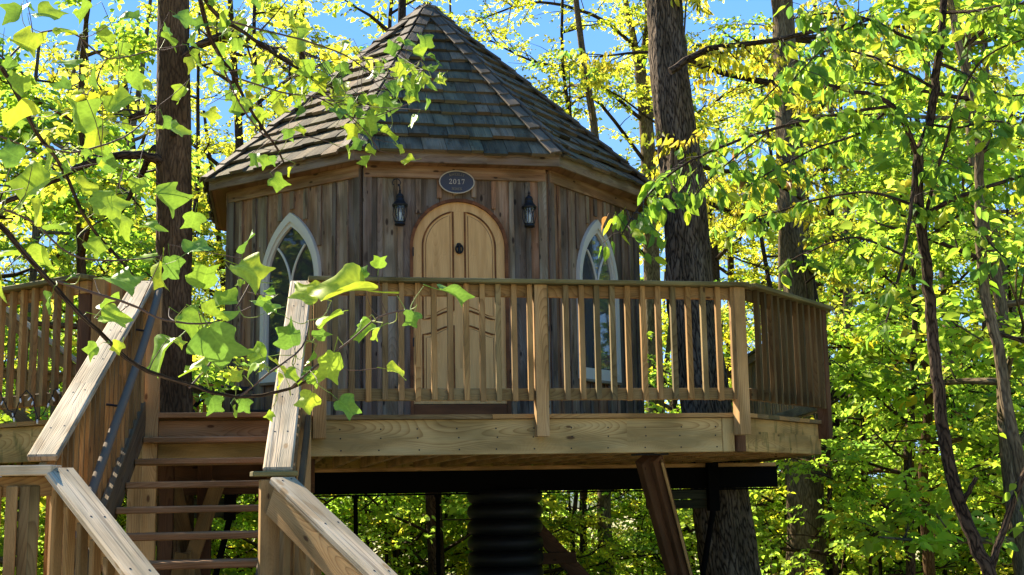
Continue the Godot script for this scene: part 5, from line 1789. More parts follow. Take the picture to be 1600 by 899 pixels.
# the forked cherry at the right: its leaves nearest the camera are single parts
func near_cherry() -> void:
	var o := thing("cherry_tree", "forked dark cherry stem with drooping oval leaves at the right", "tree")
	limb(o, "trunk", [Vector3(4.62, -0.3, -7.3), Vector3(4.5, 0.5, -7.3), Vector3(4.39, 0.97, -7.31), Vector3(4.26, 1.32, -7.33), Vector3(4.17, 1.61, -7.35), Vector3(4.12, 2.03, -7.36), Vector3(4.11, 2.43, -7.36), Vector3(4.10, 2.80, -7.37), Vector3(4.09, 3.13, -7.37), Vector3(4.08, 3.51, -7.37), Vector3(4.09, 3.80, -7.37)], 0.047, 0.031, M.bark_dark, 14)
	var limbs := [
		[[Vector3(4.09, 3.76, -7.37), Vector3(4.18, 3.96, -7.35), Vector3(4.23, 4.20, -7.34), Vector3(4.28, 4.50, -7.33), Vector3(4.33, 4.81, -7.32), Vector3(4.37, 5.3, -7.31), Vector3(4.4, 6.0, -7.3)], 0.032, 0.02, 0],
		[[Vector3(4.09, 3.76, -7.37), Vector3(3.97, 3.93, -7.29), Vector3(3.85, 4.03, -7.21), Vector3(3.69, 4.07, -7.14), Vector3(3.47, 4.08, -7.08), Vector3(3.23, 4.13, -7.02), Vector3(3.01, 4.35, -6.96)], 0.022, 0.006, 46],
		[[Vector3(4.07, 3.72, -7.37), Vector3(3.98, 3.41, -7.29), Vector3(3.86, 3.06, -7.21), Vector3(3.72, 2.76, -7.13), Vector3(3.61, 2.55, -7.05)], 0.016, 0.005, 20],
		[[Vector3(4.12, 3.36, -7.36), Vector3(4.22, 3.43, -7.19), Vector3(4.33, 3.46, -7.02), Vector3(4.49, 3.50, -6.83), Vector3(4.71, 3.55, -6.64)], 0.018, 0.008, 30],
		[[Vector3(4.12, 3.38, -7.36), Vector3(4.16, 3.62, -7.27), Vector3(4.19, 3.78, -7.19), Vector3(4.25, 4.07, -7.09), Vector3(4.39, 4.30, -6.99), Vector3(4.59, 4.39, -6.87)], 0.013, 0.005, 36],
		[[Vector3(3.85, 4.03, -7.21), Vector3(3.41, 3.93, -7.15), Vector3(2.95, 3.80, -7.09), Vector3(2.59, 3.65, -7.01), Vector3(2.35, 3.52, -6.91), Vector3(2.14, 3.36, -6.81), Vector3(1.97, 3.17, -6.69), Vector3(1.86, 3.02, -6.57)], 0.012, 0.0035, 92],
		[[Vector3(2.87, 3.73, -6.89), Vector3(2.64, 3.56, -6.83), Vector3(2.45, 3.40, -6.76), Vector3(2.31, 3.26, -6.70)], 0.006, 0.003, 26],
		[[Vector3(4.03, 3.43, -7.38), Vector3(3.82, 3.54, -7.52), Vector3(3.57, 3.53, -7.67), Vector3(3.32, 3.47, -7.82), Vector3(3.10, 3.43, -7.96)], 0.011, 0.004, 44],
		[[Vector3(3.86, 3.06, -7.21), Vector3(3.67, 3.22, -7.45), Vector3(3.47, 3.18, -7.69), Vector3(3.30, 3.09, -7.92)], 0.009, 0.004, 22],
		[[Vector3(4.29, 4.50, -7.33), Vector3(3.99, 4.49, -7.21), Vector3(3.67, 4.55, -7.09), Vector3(3.36, 4.53, -6.97), Vector3(3.05, 4.43, -6.85)], 0.013, 0.004, 56],
		[[Vector3(4.32, 4.72, -7.32), Vector3(4.39, 4.63, -7.04), Vector3(4.48, 4.57, -6.75), Vector3(4.54, 4.42, -6.47)], 0.013, 0.004, 44],
		[[Vector3(4.23, 4.20, -7.34), Vector3(4.09, 4.37, -7.49), Vector3(3.90, 4.53, -7.65), Vector3(3.70, 4.60, -7.81), Vector3(3.48, 4.46, -7.97), Vector3(3.30, 4.27, -8.13)], 0.012, 0.004, 60],
		[[Vector3(4.27, 4.37, -7.33), Vector3(4.55, 4.32, -7.42), Vector3(4.83, 4.23, -7.50), Vector3(5.21, 4.31, -7.56)], 0.012, 0.004, 40],
		[[Vector3(3.90, 4.06, -7.30), Vector3(3.59, 3.83, -7.18), Vector3(3.27, 3.70, -7.06), Vector3(2.96, 3.54, -6.94), Vector3(2.70, 3.38, -6.82)], 0.010, 0.004, 62],
		[[Vector3(4.24, 3.44, -7.24), Vector3(4.28, 3.19, -7.03), Vector3(4.30, 2.99, -6.82), Vector3(4.37, 2.88, -6.60)], 0.008, 0.003, 16],
		[[Vector3(4.18, 3.96, -7.35), Vector3(4.28, 3.89, -7.16), Vector3(4.39, 3.88, -6.97), Vector3(4.56, 3.78, -6.77)], 0.010, 0.004, 40],
		[[Vector3(3.67, 4.55, -7.09), Vector3(3.4, 4.40, -6.95), Vector3(3.15, 4.18, -6.8), Vector3(2.95, 3.98, -6.7)], 0.008, 0.003, 44],
		[[Vector3(4.34, 1.09, -7.32), Vector3(4.41, 1.32, -7.26), Vector3(4.47, 1.55, -7.19), Vector3(4.54, 1.74, -7.13), Vector3(4.67, 2.05, -7.05), Vector3(4.8, 2.7, -7.0)], 0.026, 0.012, 4],
		[[Vector3(4.20, 1.50, -7.34), Vector3(4.24, 1.60, -7.30), Vector3(4.27, 1.68, -7.26)], 0.02, 0.012, 0],
	]
	var meshes := []
	for i in 6:
		meshes.append(ovate_leaf(200 + i))
	var tw := MB.new()
	var spots := []
	for q in limbs:
		var p := limb(o, "limb", q[0], q[1], q[2], M.bark_dark, 7)
		var n: int = int(q[3] * 2.0)
		var i := 0
		while i < n:
			# a short side twig carries a few hanging leaves
			var k := clampi(int(lerpf(0.08, 1.0, (i + rng.randf()) / n) * (p.size() - 1)), 0, p.size() - 2)
			var base := p[k].lerp(p[k + 1], rng.randf())
			var d := Vector3(rng.randf_range(-1, 1), rng.randf_range(-0.7, 0.5), rng.randf_range(-1, 1)).normalized()
			var l := rng.randf_range(0.05, 0.24)
			var t1 := base + d * l * 0.5 + Vector3.UP * 0.01
			var t2 := base + d * l + Vector3.DOWN * l * 0.15
			tw.tube(PackedVector3Array([base, t1, t2]), PackedFloat32Array([0.003, 0.0022, 0.0015]), 4, 1.0, false)
			var g := rng.randi_range(3, 6)
			for s in g:
				var at := t2.lerp(base, 0.18 * s) + Vector3(rng.randf_range(-1, 1), rng.randf_range(-1, 1), rng.randf_range(-1, 1)) * 0.015
				var dn := Vector3(d.x * 0.5 + rng.randf_range(-0.6, 0.6), -rng.randf_range(0.35, 1.1), d.z * 0.5 + rng.randf_range(-0.6, 0.6)).normalized()
				var nn := (Vector3(rng.randf_range(-1, 1), 0.4, rng.randf_range(-1, 1))).normalized()
				var x := dn.cross(nn).normalized()
				spots.append(Transform3D(Basis(x, dn, x.cross(dn)).scaled(Vector3.ONE * rng.randf_range(0.07, 0.115)), at))
				i += 1
	part("twigs", tw.mesh(), M.twig, o).set_meta("kind", "stuff")
	var cam := Vector3(0, 1.65, 0)
	spots.sort_custom(func(a: Transform3D, b: Transform3D) -> bool: return a.basis.x.length() / a.origin.distance_to(cam) > b.basis.x.length() / b.origin.distance_to(cam))
	var where := []
	var cols := []
	for i in spots.size():
		var m := rng.randi() % 100
		var mat: Material = M.ovate[0 if m < 32 else (1 if m < 60 else (2 if m < 84 else (3 if m < 98 else 4)))]
		if i < 290:
			part("leaf", meshes[i % 6], mat, o, spots[i])
		else:
			where.append(spots[i])
			var c: Color = [Color(0.17, 0.30, 0.03), Color(0.25, 0.38, 0.03), Color(0.10, 0.21, 0.03), Color(0.34, 0.42, 0.025)][rng.randi() % 4]
			cols.append(c * rng.randf_range(0.85, 1.15))
	scatter("foliage", o, meshes[2], M.spray, where, cols)


func where_words(deg: float) -> String:
	var steps := [[-19.0, "at the far left beyond the left railing"], [-14.6, "just left of the left trunk"], [-11.0, "between the left trunk and the house"], [-6.0, "behind the left slope of the roof"], [-3.0, "under the deck between stairs and ribbed column"], [1.5, "behind the house and ribbed column"], [5.0, "under the deck between column and knee brace"], [8.0, "behind the roof's right slope"], [11.0, "just right of the big oak"], [14.0, "right of the deck corner beside the grey oak"], [17.0, "behind the slim dark sapling"], [20.0, "behind the forked cherry stem"], [26.0, "at the far right edge"]]
	for s in steps:
		if deg < s[0]:
			return s[1]
	return "beyond the right edge of the view"


func make_forest() -> void:
	# prototypes of woodland trees, then copies through the wood; denser and smaller near the ground
	var kinds := []
	for k in 6:
		var o := thing("forest_tree", "slender young tree in fresh leaf in the wood behind the treehouse", "tree", "woodland trees behind the treehouse")
		var kk: int = [0, 1, 0, 1, 2, 0][k]
		var h: float = [10.5, 9.0, 12.0, 7.5, 10.0, 13.0][k]
		var bm: Material = [M.bark_dark, M.bark_grey, M.bark_dark, M.bark_brown, M.bark_grey, M.bark_dark][k]
		wood_tree(o, h, [0.13, 0.10, 0.17, 0.085, 0.13, 0.2][k], [0.16, 0.12, 0.25, 0.10, 0.18, 0.3][k], [2.6, 2.4, 3.0, 2.1, 2.6, 3.2][k], [15, 14, 16, 13, 15, 16][k], 7, 7, kk, spr_mid if k == 1 or k == 4 else spr_small, 1.25, bm, rng.randf_range(-0.03, 0.03))
		kinds.append(o)
	var bushes := []
	for k in 3:
		var o := thing("understory_shrub", "leafy bright green shrub growing low in the wood beyond the deck", "shrub", "low shrubs under the woodland trees")
		wood_tree(o, [3.2, 2.4, 4.0][k], [0.03, 0.025, 0.035][k], 0.06, [1.5, 1.4, 1.6][k], 9, 5, 5, [1, 0, 1][k], spr_small, 1.05, M.bark_dark, rng.randf_range(-0.05, 0.05))
		bushes.append(o)
	var used := []
	# where along the bearing (degrees from the camera's axis) and how far
	var spots := [
		[-24, 19.5, 0], [-21.5, 17.5, 1], [-18.5, 13.0, 3], [-27.5, 22, 2], [-17.2, 20, 3], [-31, 24, 1], [-33, 20, 4], [-22, 25, 3],
		[-25, 45, 5], [-23.2, 49, 2], [-21.4, 45, 0], [-19.6, 48, 5], [-18, 45, 2], [-16.2, 49, 5], [-14.6, 45, 0], [-13, 48, 2], [-11.6, 45, 5], [-10.2, 48, 2], [-8.9, 45, 5], [-7.6, 48, 0], [-6.4, 46, 5], [-5.4, 50, 2], [-27.5, 47, 0], [-30, 45, 2], [-20.5, 54, 5], [-15.5, 55, 2], [-11, 55, 5],
		[9.0, 46, 2], [10.5, 49, 5], [12, 45, 0], [13.5, 49, 2], [15, 45, 5], [16.5, 48, 2], [18, 45, 0], [19.5, 49, 5], [21, 45, 2], [22.5, 48, 5], [24, 45, 0], [25.5, 48, 2], [27.5, 45, 5], [11.2, 55, 2], [15.7, 56, 5], [20.2, 55, 2], [17.6, 15.5, 3], [21.6, 14.0, 1], [25.2, 16, 3], [28, 24, 4],
		[-37, 21, 0], [-43, 17, 4], [33, 20, 2], [38, 24, 5], [42, 17, 0], [47, 21, 1], [52, 16, 4], [58, 22, 2], [-52, 17, 3], [-60, 15, 1], [-70, 16, 0], [-82, 15, 3], [-95, 17, 1], [30, 42, 2], [-46, 14.5, 3], [-39.5, 15, 1], [-49, 20, 2],
		[-3.5, 46, 3], [-1, 50, 1], [0.5, 44, 1], [3.2, 46, 3], [6.4, 45, 3], [2, 52, 3], [6.8, 52, 1], [64, 17, 2], [70, 22, 5], [78, 16, 3], [90, 18, 0]]
	var first := [false, false, false, false, false, false]
	for s in spots:
		var b := deg_to_rad(s[0]) + 0.1873
		var dist: float = s[1] * rng.randf_range(0.97, 1.03)
		var k: int = s[2]
		var o: Node3D = kinds[k]
		if first[k]:
			o = kinds[k].duplicate()
			o.name = numbered("forest_tree")
			add_child(o)
		first[k] = true
		var x := sin(b) * dist
		var z := -cos(b) * dist
		var look: String = ["slender yellow green tree", "light mid green tree", "tall yellow green tree", "small bright green tree", "deep green tree", "tallest broad yellow green tree"][k] + (" in the distance " if dist > 33.0 else " in fresh leaf ") + where_words(s[0])
		tag(o, look, "tree", look)
		o.position = Vector3(x, ground_y(x, z) - 0.1, z)
		o.rotation.y = rng.randf() * TAU
		var sc := rng.randf_range(0.85, 1.12)
		if dist > 33.0:
			sc *= 1.62
		if s[0] > -5.0 and s[0] < 6.8:
			sc *= 0.62
		o.scale = Vector3.ONE * sc
	# bare straight trunks with small high crowns, seen between and below the deck
	for q in [[-4.9, 22, 0.07], [-3.4, 19.5, 0.11], [-2.2, 24, 0.06], [3.3, 22, 0.055], [4.2, 20, 0.10], [5.9, 24, 0.06], [-17.6, 24, 0.13], [-21, 27, 0.13], [-12.7, 25, 0.11], [11.1, 25, 0.11], [15.2, 24, 0.10], [19.4, 27, 0.14], [-15.2, 29, 0.10], [8.2, 23, 0.05], [13.2, 28, 0.08], [-9.6, 30, 0.12], [22.4, 25, 0.10]]:
		var b := deg_to_rad(q[0]) + 0.1873
		var x: float = sin(b) * q[1]
		var z: float = -cos(b) * q[1]
		var o := thing("forest_tree", "bare straight trunk with small high crown " + where_words(q[0]), "tree", "bare trunks " + where_words(q[0]))
		wood_tree(o, rng.randf_range(12.0, 15.0), q[2] * 1.25, 0.55, 1.8, 6, 5, 4, 0, spr_small, 1.3, M.bark_grey if rng.randf() < 0.5 else M.bark_dark, rng.randf_range(-0.05, 0.05))
		o.position = Vector3(x, ground_y(x, z) - 0.1, z)
	var ft := [false, false, false]
	for i in 150:
		var b := deg_to_rad(lerpf(-33.0, 33.0, (i + rng.randf()) / 150.0)) + 0.1873
		var dist := rng.randf_range(17.0, 25.0) if i % 4 else rng.randf_range(25.0, 34.0)
		var k := rng.randi() % 3
		var o: Node3D = bushes[k]
		if ft[k]:
			o = bushes[k].duplicate()
			o.name = numbered("understory_shrub")
			add_child(o)
		ft[k] = true
		var x := sin(b) * dist
		var z := -cos(b) * dist
		if x > -4.5 and x < 6.2 and z > -19.2:
			z = -19.5 - rng.randf() * 4.0
		var grow := rng.randf_range(0.85, 1.5)
		var look: String = ["tall mid green shrub ", "low yellow green shrub ", "large light green shrub "][k] + ("farther off " if dist > 25.0 else "") + where_words(rad_to_deg(b - 0.1873))
		tag(o, look, "shrub", look)
		if i >= 144:
			x = [-7.2, -8.4, -9.6, -10.4, -8.0, -11.5][i - 144]
			z = [-12.0, -13.4, -14.6, -12.4, -10.8, -13.6][i - 144]
			grow = 2.0
		o.position = Vector3(x, ground_y(x, z) - 0.1, z)
		o.rotation.y = rng.randf() * TAU
		o.scale = Vector3.ONE * grow


# ---------------------------------------------------------------- tulip tree branches close to the camera
func leafy_branch(label: String, stems: Array, leaves: Array, twig_r: float, extra: int, far: float, grow: float) -> void:
	var o := thing("tulip_branch", label, "branch")
	var meshes := []
	for i in 8:
		meshes.append(tulip_leaf(300 + i))
	var all := []
	for s in stems:
		var p := limb(o, "stem", s[0], s[1], s[2], M.twig_red if s[1] < 0.006 else M.bark_dark, 8)
		for q in p:
			all.append(q)
	var full := leaves.duplicate()
	for i in extra:
		var q: Vector3 = all[rng.randi() % all.size()]
		var sz := rng.randf_range(0.028, 0.075) * far
		full.append_array([q.x + rng.randf_range(-0.1, 0.1) * far, q.y + rng.randf_range(-0.09, 0.07) * far, q.z + rng.randf_range(-0.12, 0.12) * far, sz, rng.randf_range(0, 180)])
	leaves = full
	for i in range(0, leaves.size(), 5):
		var c := Vector3(leaves[i], leaves[i + 1], leaves[i + 2])
		var size: float = leaves[i + 3]
		var ang := deg_to_rad(leaves[i + 4])
		# tip direction in a plane roughly upright and facing the path, then tilted about at random
		var tip := (Vector3(cos(ang), -sin(ang), 0).rotated(Vector3.UP, -0.19) + Vector3(0, 0, rng.randf_range(-0.45, 0.55))).normalized()
		var face := (Vector3(rng.randf_range(-0.7, 0.7), rng.randf_range(0.2, 1.2), rng.randf_range(-0.15, 0.9))).normalized()
		if size > 0.16:
			face = Vector3(0.15, 1.0, rng.randf_range(0.3, 0.5))
		var x := tip.cross(face).normalized()
		var nn := x.cross(tip)
		var sc := size * grow
		var base := c - tip * sc * 0.45
		var m: Material = M.tulip[rng.randi() % 4]
		var start := base - tip * sc * 0.5
		part("leaf", meshes[rng.randi() % 8], m, o, Transform3D(Basis(x, tip, nn).scaled(Vector3.ONE * sc), start))
		# leaf stalk to the nearest twig
		var best: Vector3 = all[0]
		for q: Vector3 in all:
			if q.distance_squared_to(start) < best.distance_squared_to(start):
				best = q
		if best.distance_to(start) > 0.01 and best.distance_to(start) < 0.6:
			var mb := MB.new()
			var mid := (best + start) * 0.5 + Vector3(0, -0.01, 0) - tip * 0.01
			mb.tube(smooth_path([best, mid, start], 3), taper(7, twig_r, twig_r * 0.6), 5, 1.0, false)
			part("leaf_stalk", mb.mesh(), M.stalk if best.distance_to(start) < 0.09 else M.twig_red, o)


func make_near_branches() -> void:
	M.stalk = flat(Color(0.20, 0.24, 0.05), 0.6)
	leafy_branch("low tulip tree branch with big lobed leaves hanging before the stairs and door", [
		[[Vector3(-0.67, 2.31, -2.98), Vector3(-0.62, 2.27, -3.01), Vector3(-0.55, 2.19, -3.04), Vector3(-0.48, 2.11, -3.08), Vector3(-0.41, 2.04, -3.11), Vector3(-0.32, 1.96, -3.14), Vector3(-0.21, 1.92, -3.16), Vector3(-0.09, 1.89, -3.18), Vector3(0.04, 1.91, -3.20), Vector3(0.15, 1.97, -3.23)], 0.0075, 0.0035],
		[[Vector3(-0.50, 2.15, -3.06), Vector3(-0.43, 2.14, -3.16), Vector3(-0.35, 2.12, -3.21), Vector3(-0.27, 2.09, -3.27), Vector3(-0.16, 2.09, -3.32), Vector3(-0.06, 2.14, -3.37)], 0.004, 0.002],
		[[Vector3(0.04, 1.91, -3.20), Vector3(0.11, 1.97, -3.18), Vector3(0.19, 2.03, -3.17), Vector3(0.26, 2.09, -3.18), Vector3(0.34, 2.11, -3.19)], 0.003, 0.002],
		[[Vector3(-0.08, 1.89, -3.18), Vector3(-0.01, 1.95, -3.2), Vector3(0.07, 2.02, -3.26), Vector3(0.09, 2.10, -3.34)], 0.003, 0.002],
		[[Vector3(-0.20, 1.91, -3.16), Vector3(-0.15, 1.98, -3.2), Vector3(-0.13, 2.06, -3.28), Vector3(-0.06, 2.21, -3.37), Vector3(-0.06, 2.29, -3.47)], 0.003, 0.002]], LEAVES_LOW, 0.0016, 24, 0.85, 0.76)
	leafy_branch("upper left tulip tree branch with large backlit lobed leaves before the left trunk", [
		[[Vector3(-0.70, 2.71, -3.08), Vector3(-0.66, 2.69, -3.13), Vector3(-0.60, 2.58, -3.17), Vector3(-0.58, 2.54, -3.21), Vector3(-0.54, 2.49, -3.26), Vector3(-0.51, 2.43, -3.30), Vector3(-0.48, 2.36, -3.35), Vector3(-0.44, 2.31, -3.39), Vector3(-0.35, 2.21, -3.43)], 0.0062, 0.0035],
		[[Vector3(-0.57, 2.52, -3.22), Vector3(-0.51, 2.51, -3.25), Vector3(-0.42, 2.55, -3.29), Vector3(-0.37, 2.60, -3.35), Vector3(-0.33, 2.68, -3.42)], 0.003, 0.0018],
		[[Vector3(-0.66, 2.68, -3.12), Vector3(-0.60, 2.79, -3.19), Vector3(-0.53, 2.85, -3.31), Vector3(-0.45, 2.82, -3.42), Vector3(-0.34, 2.89, -3.53)], 0.003, 0.0018],
		[[Vector3(-0.72, 2.35, -3.05), Vector3(-0.59, 2.32, -3.17), Vector3(-0.50, 2.25, -3.25), Vector3(-0.40, 2.25, -3.33), Vector3(-0.30, 2.28, -3.42)], 0.0032, 0.0018],
		[[Vector3(-0.72, 2.57, -3.29), Vector3(-0.64, 2.55, -3.35), Vector3(-0.55, 2.51, -3.41), Vector3(-0.46, 2.54, -3.47), Vector3(-0.37, 2.53, -3.53)], 0.003, 0.0018]], LEAVES_UP, 0.0014, 26, 0.9, 0.70)
	leafy_branch("tulip tree branch with small bright leaves hanging over the roof's left slope", [
		[[Vector3(-0.37, 3.75, -4.4), Vector3(-0.29, 3.49, -4.67), Vector3(-0.24, 3.36, -4.79), Vector3(-0.17, 3.28, -4.92), Vector3(-0.11, 3.19, -5.04), Vector3(-0.03, 3.11, -5.16), Vector3(0.03, 3.04, -5.29)], 0.011, 0.004],
		[[Vector3(-0.31, 3.58, -4.57), Vector3(-0.25, 3.48, -4.73), Vector3(-0.13, 3.46, -4.91), Vector3(-0.01, 3.44, -5.09), Vector3(0.13, 3.42, -5.27), Vector3(0.30, 3.39, -5.44), Vector3(0.51, 3.37, -5.60)], 0.010, 0.003],
		[[Vector3(-0.23, 3.46, -4.76), Vector3(-0.08, 3.46, -4.86), Vector3(0.09, 3.48, -5.01), Vector3(0.28, 3.49, -5.20), Vector3(0.46, 3.46, -5.39), Vector3(0.66, 3.57, -5.58)], 0.005, 0.002],
		[[Vector3(0.12, 3.42, -5.26), Vector3(0.26, 3.30, -5.31), Vector3(0.38, 3.22, -5.40), Vector3(0.45, 3.16, -5.51)], 0.004, 0.002],
		[[Vector3(0.30, 3.39, -5.44), Vector3(0.46, 3.42, -5.42), Vector3(0.60, 3.54, -5.42), Vector3(0.70, 3.61, -5.47)], 0.003, 0.0018],
		[[Vector3(-0.17, 3.28, -4.92), Vector3(0.02, 3.25, -5.0), Vector3(0.18, 3.28, -5.16), Vector3(0.35, 3.25, -5.33), Vector3(0.59, 3.38, -5.49)], 0.004, 0.002],
		[[Vector3(-0.24, 3.36, -4.79), Vector3(-0.14, 3.16, -4.9), Vector3(-0.02, 3.05, -5.0), Vector3(0.1, 3.1, -5.1), Vector3(0.22, 3.12, -5.25)], 0.004, 0.002]], LEAVES_ROOF, 0.0018, 60, 1.3, 0.78)


# ---------------------------------------------------------------- small things
func lantern(at: Vector3, label: String, hook: bool) -> void:
	var o := thing("wall_lantern", label, "lantern", "", at)
	o.scale = Vector3.ONE * 0.8
	var cap := MB.new()
	cap.lathe(PackedVector2Array([Vector2(0.062, 0.10), Vector2(0.095, 0.082), Vector2(0.098, 0.10), Vector2(0.078, 0.125), Vector2(0.055, 0.150), Vector2(0.045, 0.185), Vector2(0.050, 0.200), Vector2(0.042, 0.225), Vector2(0.020, 0.242), Vector2(0.012, 0.262), Vector2(0.017, 0.278), Vector2(0.006, 0.300), Vector2(0.0, 0.325)]), 20)
	part("cap", cap.mesh(), M.iron, o)
	var base := MB.new()
	base.lathe(PackedVector2Array([Vector2(0.0, -0.165), Vector2(0.055, -0.160), Vector2(0.068, -0.145), Vector2(0.060, -0.125), Vector2(0.064, -0.112), Vector2(0.0, -0.11)]), 20)
	part("base", base.mesh(), M.iron, o)
	var g := MB.new()
	g.lathe(PackedVector2Array([Vector2(0.056, -0.112), Vector2(0.070, 0.095)]), 20)
	part("glass_cylinder", g.mesh(), M.glass, o)
	for k in 4:
		var a := k * PI / 2 + 0.5
		for s in [-1.0, 1.0]:
			var wire := MB.new()
			var wp := PackedVector3Array()
			for i in 5:
				var t := i / 4.0
				var b: float = a + s * (t - 0.5) * 0.95
				var r := lerpf(0.059, 0.074, t)
				wp.append(Vector3(sin(b) * r, lerpf(-0.112, 0.095, t), cos(b) * r))
			wire.tube(wp, taper(5, 0.0042, 0.0042), 5)
			part("wire", wire.mesh(), M.iron, o)
		var strut := MB.new()
		var c := a + PI / 4
		strut.tube(PackedVector3Array([Vector3(sin(c) * 0.062, -0.115, cos(c) * 0.062), Vector3(sin(c) * 0.088, -0.02, cos(c) * 0.088), Vector3(sin(c) * 0.078, 0.1, cos(c) * 0.078)]), taper(3, 0.0055, 0.0055), 5)
		part("strut", strut.mesh(), M.iron, o)
	var cd := MB.new()
	cd.lathe(PackedVector2Array([Vector2(0.018, -0.11), Vector2(0.018, 0.0), Vector2(0.004, 0.012), Vector2(0.003, 0.03), Vector2(0.0, 0.032)]), 10)
	part("candle", cd.mesh(), M.candle, o)
	var arm := MB.new()
	if hook:
		var rp := PackedVector3Array()
		for i in 15:
			var a := -1.2 + 5.2 * i / 14.0
			rp.append(Vector3(-0.04 + 0.048 * cos(a), 0.385 + 0.048 * sin(a), -0.02))
		arm.tube(rp, taper(15, 0.007, 0.007), 6)
		arm.tube(PackedVector3Array([Vector3(-0.02, 0.365, -0.02), Vector3(0.0, 0.34, -0.01), Vector3(0, 0.30, 0)]), taper(3, 0.009, 0.009), 6)
		arm.tube(PackedVector3Array([Vector3(-0.06, 0.43, -0.02), Vector3(-0.07, 0.43, -0.12)]), taper(2, 0.007, 0.007), 6)
	else:
		arm.tube(PackedVector3Array([Vector3(0, 0.13, -0.05), Vector3(0, 0.20, -0.12), Vector3(0, 0.05, -0.12)]), taper(3, 0.010, 0.010), 6)
	part("hook" if hook else "bracket", arm.mesh(), M.iron, o)


func letters(parent: Node, text: String, size: float, at: Vector3, mat: Material, bow: float) -> void:
	# raised lettering, each character set on a gentle arc
	var f := SystemFont.new()
	f.font_names = PackedStringArray(["Droid Serif"])
	var n := text.length()
	for i in n:
		if text[i] == " ":
			continue
		var tm := TextMesh.new()
		tm.text = text[i]
		tm.font = f
		tm.font_size = 32
		tm.pixel_size = size / 32.0
		tm.depth = 0.005
		var t := (i - (n - 1) * 0.5)
		var x := t * size * 0.64
		var y := bow * x * x * 9.0
		part("letter", tm, mat, parent, Transform3D(Basis(Vector3.BACK, atan(bow * 18.0 * x)), at + Vector3(x, y, 0)))


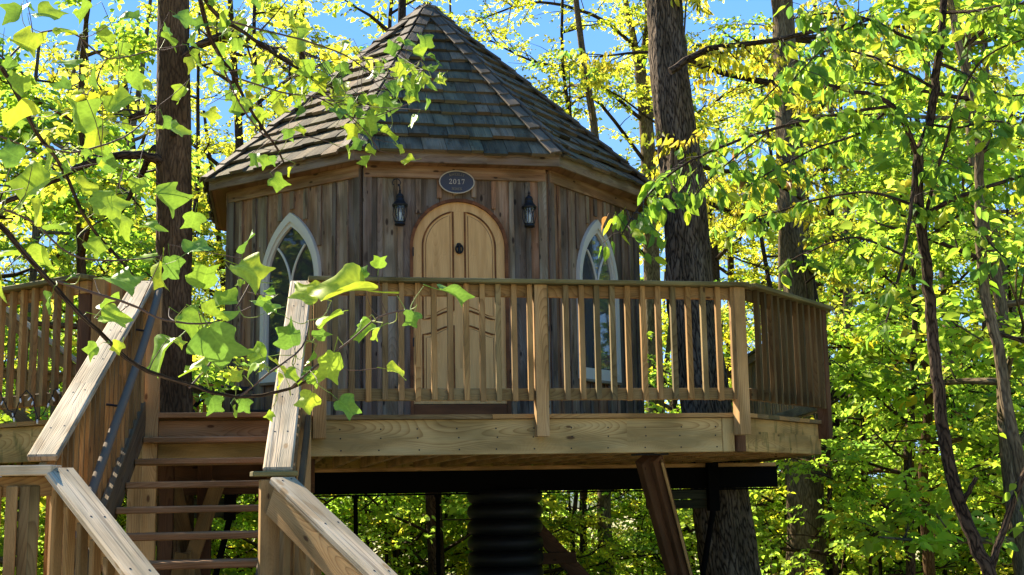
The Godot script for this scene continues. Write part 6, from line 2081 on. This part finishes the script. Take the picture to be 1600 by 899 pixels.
func make_details() -> void:
	lantern(Vector3(1.20, 4.365, -12.17), "black carriage lantern on a ring hook left of the arched door", true)
	lantern(Vector3(2.495, 4.375, -12.17), "black carriage lantern without a ring right of the arched door", false)
	var pl := thing("oval_plaque", "dark oval plaque with bronze rim and year 2017 above the door", "plaque", "", Vector3(1.775, 4.705, -12.235))
	var xs := PackedVector2Array()
	for i in 40:
		xs.append(Vector2(cos(TAU * i / 40.0), sin(TAU * i / 40.0)))
	var disc := MB.new()
	var rimm := MB.new()
	for i in 40:
		var a := xs[i] * Vector2(0.172, 0.112)
		var b := xs[(i + 1) % 40] * Vector2(0.172, 0.112)
		disc.tri(Vector3(0, 0, 0.012), Vector3(a.x, a.y, 0.012), Vector3(b.x, b.y, 0.012), Vector3.BACK, Vector3.BACK, Vector3.BACK, Vector2.ZERO, a, b)
		disc.face(Vector3(a.x, a.y, 0.012), Vector3(b.x, b.y, 0.012), Vector3(b.x, b.y, -0.012), Vector3(a.x, a.y, -0.012), Vector3(a.x, a.y, 0))
	part("plate", disc.mesh(), M.bronze, pl)
	var rp := PackedVector3Array()
	for i in 41:
		rp.append(Vector3(xs[i % 40].x * 0.174, xs[i % 40].y * 0.114, 0.012))
	rimm.tube(rp, taper(41, 0.0065, 0.0065), 6, 1.0, false)
	part("rim", rimm.mesh(), M.gold, pl)
	letters(pl, "2017", 0.066, Vector3(0, 0.002, 0.0145), M.gold, 0.0)
	letters(pl, "RAVERLEY", 0.03, Vector3(0, 0.078, 0.0145), M.gold_dim, -0.24)
	letters(pl, "HOMEK", 0.032, Vector3(0, -0.072, 0.0145), M.gold_dim, 0.10)

	# fairy lights wound along the foot of the left railing
	var fl := thing("string_lights", "string of clear fairy lights along the foot of the left railing", "string lights")
	var cord := PackedVector3Array()
	for i in 60:
		var s := i / 59.0
		var p := Vector3(-1.25, 0, -8.56).lerp(Vector3(-2.6, 0, -9.92), s)
		p.y = DECK + 0.10 + 0.075 * sin(s * 41.0) + 0.03 * sin(s * 97.0)
		p += Vector3(-0.07, 0, 0.08) * (1.0 + 0.2 * sin(s * 60.0))
		cord.append(p)
	var cm := MB.new()
	cm.tube(cord, taper(60, 0.004, 0.004), 4, 1.0, false)
	part("cord", cm.mesh(), M.iron, fl)
	var bulb := MB.new()
	bulb.lathe(PackedVector2Array([Vector2(0.0, -0.05), Vector2(0.008, -0.042), Vector2(0.011, -0.028), Vector2(0.009, -0.012), Vector2(0.007, 0.0)]), 8)
	var sock := MB.new()
	sock.lathe(PackedVector2Array([Vector2(0.008, 0.0), Vector2(0.008, 0.022), Vector2(0.0, 0.024)]), 8)
	var bm := bulb.mesh()
	var smesh := sock.mesh()
	for i in range(1, 59, 2):
		var x := Transform3D(Basis(Vector3.BACK, rng.randf_range(-0.9, 0.9)).scaled(Vector3.ONE * 0.62), cord[i] + Vector3(0, -0.01, 0.008))
		var b := part("bulb", bm, M.bulb, fl, x)
		part("socket", smesh, M.iron, b)

	# black folding table behind the trunk on the deck
	var tb := thing("patio_table", "black patio table on the deck between the left trunk and house", "table")
	var top := MB.new()
	top.cbox(Transform3D(Basis.IDENTITY, Vector3.ZERO), Vector3(1.05, 0.035, 0.7), 0.006, Vector2.ZERO)
	part("tabletop", top.mesh(), M.iron, tb, Transform3D(Basis(Vector3.UP, 0.3), Vector3(-0.80, DECK + 0.52, -12.9)))
	for q in [[-0.35, 0.45], [0.35, -0.45], [-0.25, 0.3], [0.25, -0.3]]:
		var lg := MB.new()
		lg.tube(PackedVector3Array([Vector3(-0.80 + q[0], DECK, -12.9 + (0.25 if q[0] > 0 else -0.25)), Vector3(-0.80 + q[1] * 0.4, DECK + 0.51, -12.9 + (0.2 if q[0] > 0 else -0.2))]), taper(2, 0.014, 0.014), 6)
		part("leg", lg.mesh(), M.iron, tb)
	var ch := thing("patio_chair", "low black metal chair frame on the deck beside the table", "chair")
	for q in [[Vector3(-0.28, DECK, -13.0), Vector3(0.02, DECK + 0.34, -13.0)], [Vector3(0.05, DECK, -13.0), Vector3(-0.2, DECK + 0.3, -13.0)], [Vector3(-0.25, DECK + 0.12, -13.0), Vector3(0.1, DECK + 0.05, -13.0)], [Vector3(-0.28, DECK, -13.4), Vector3(0.02, DECK + 0.34, -13.4)], [Vector3(0.05, DECK, -13.4), Vector3(-0.2, DECK + 0.3, -13.4)]]:
		var lg := MB.new()
		lg.tube(PackedVector3Array([q[0], q[1]]), taper(2, 0.013, 0.013), 6)
		part("leg", lg.mesh(), M.iron, ch)
	var seat := MB.new()
	seat.cbox(Transform3D.IDENTITY, Vector3(0.34, 0.02, 0.44), 0.004, Vector2.ZERO)
	part("seat", seat.mesh(), M.iron, ch, Transform3D(Basis.IDENTITY, Vector3(-0.1, DECK + 0.32, -13.2)))
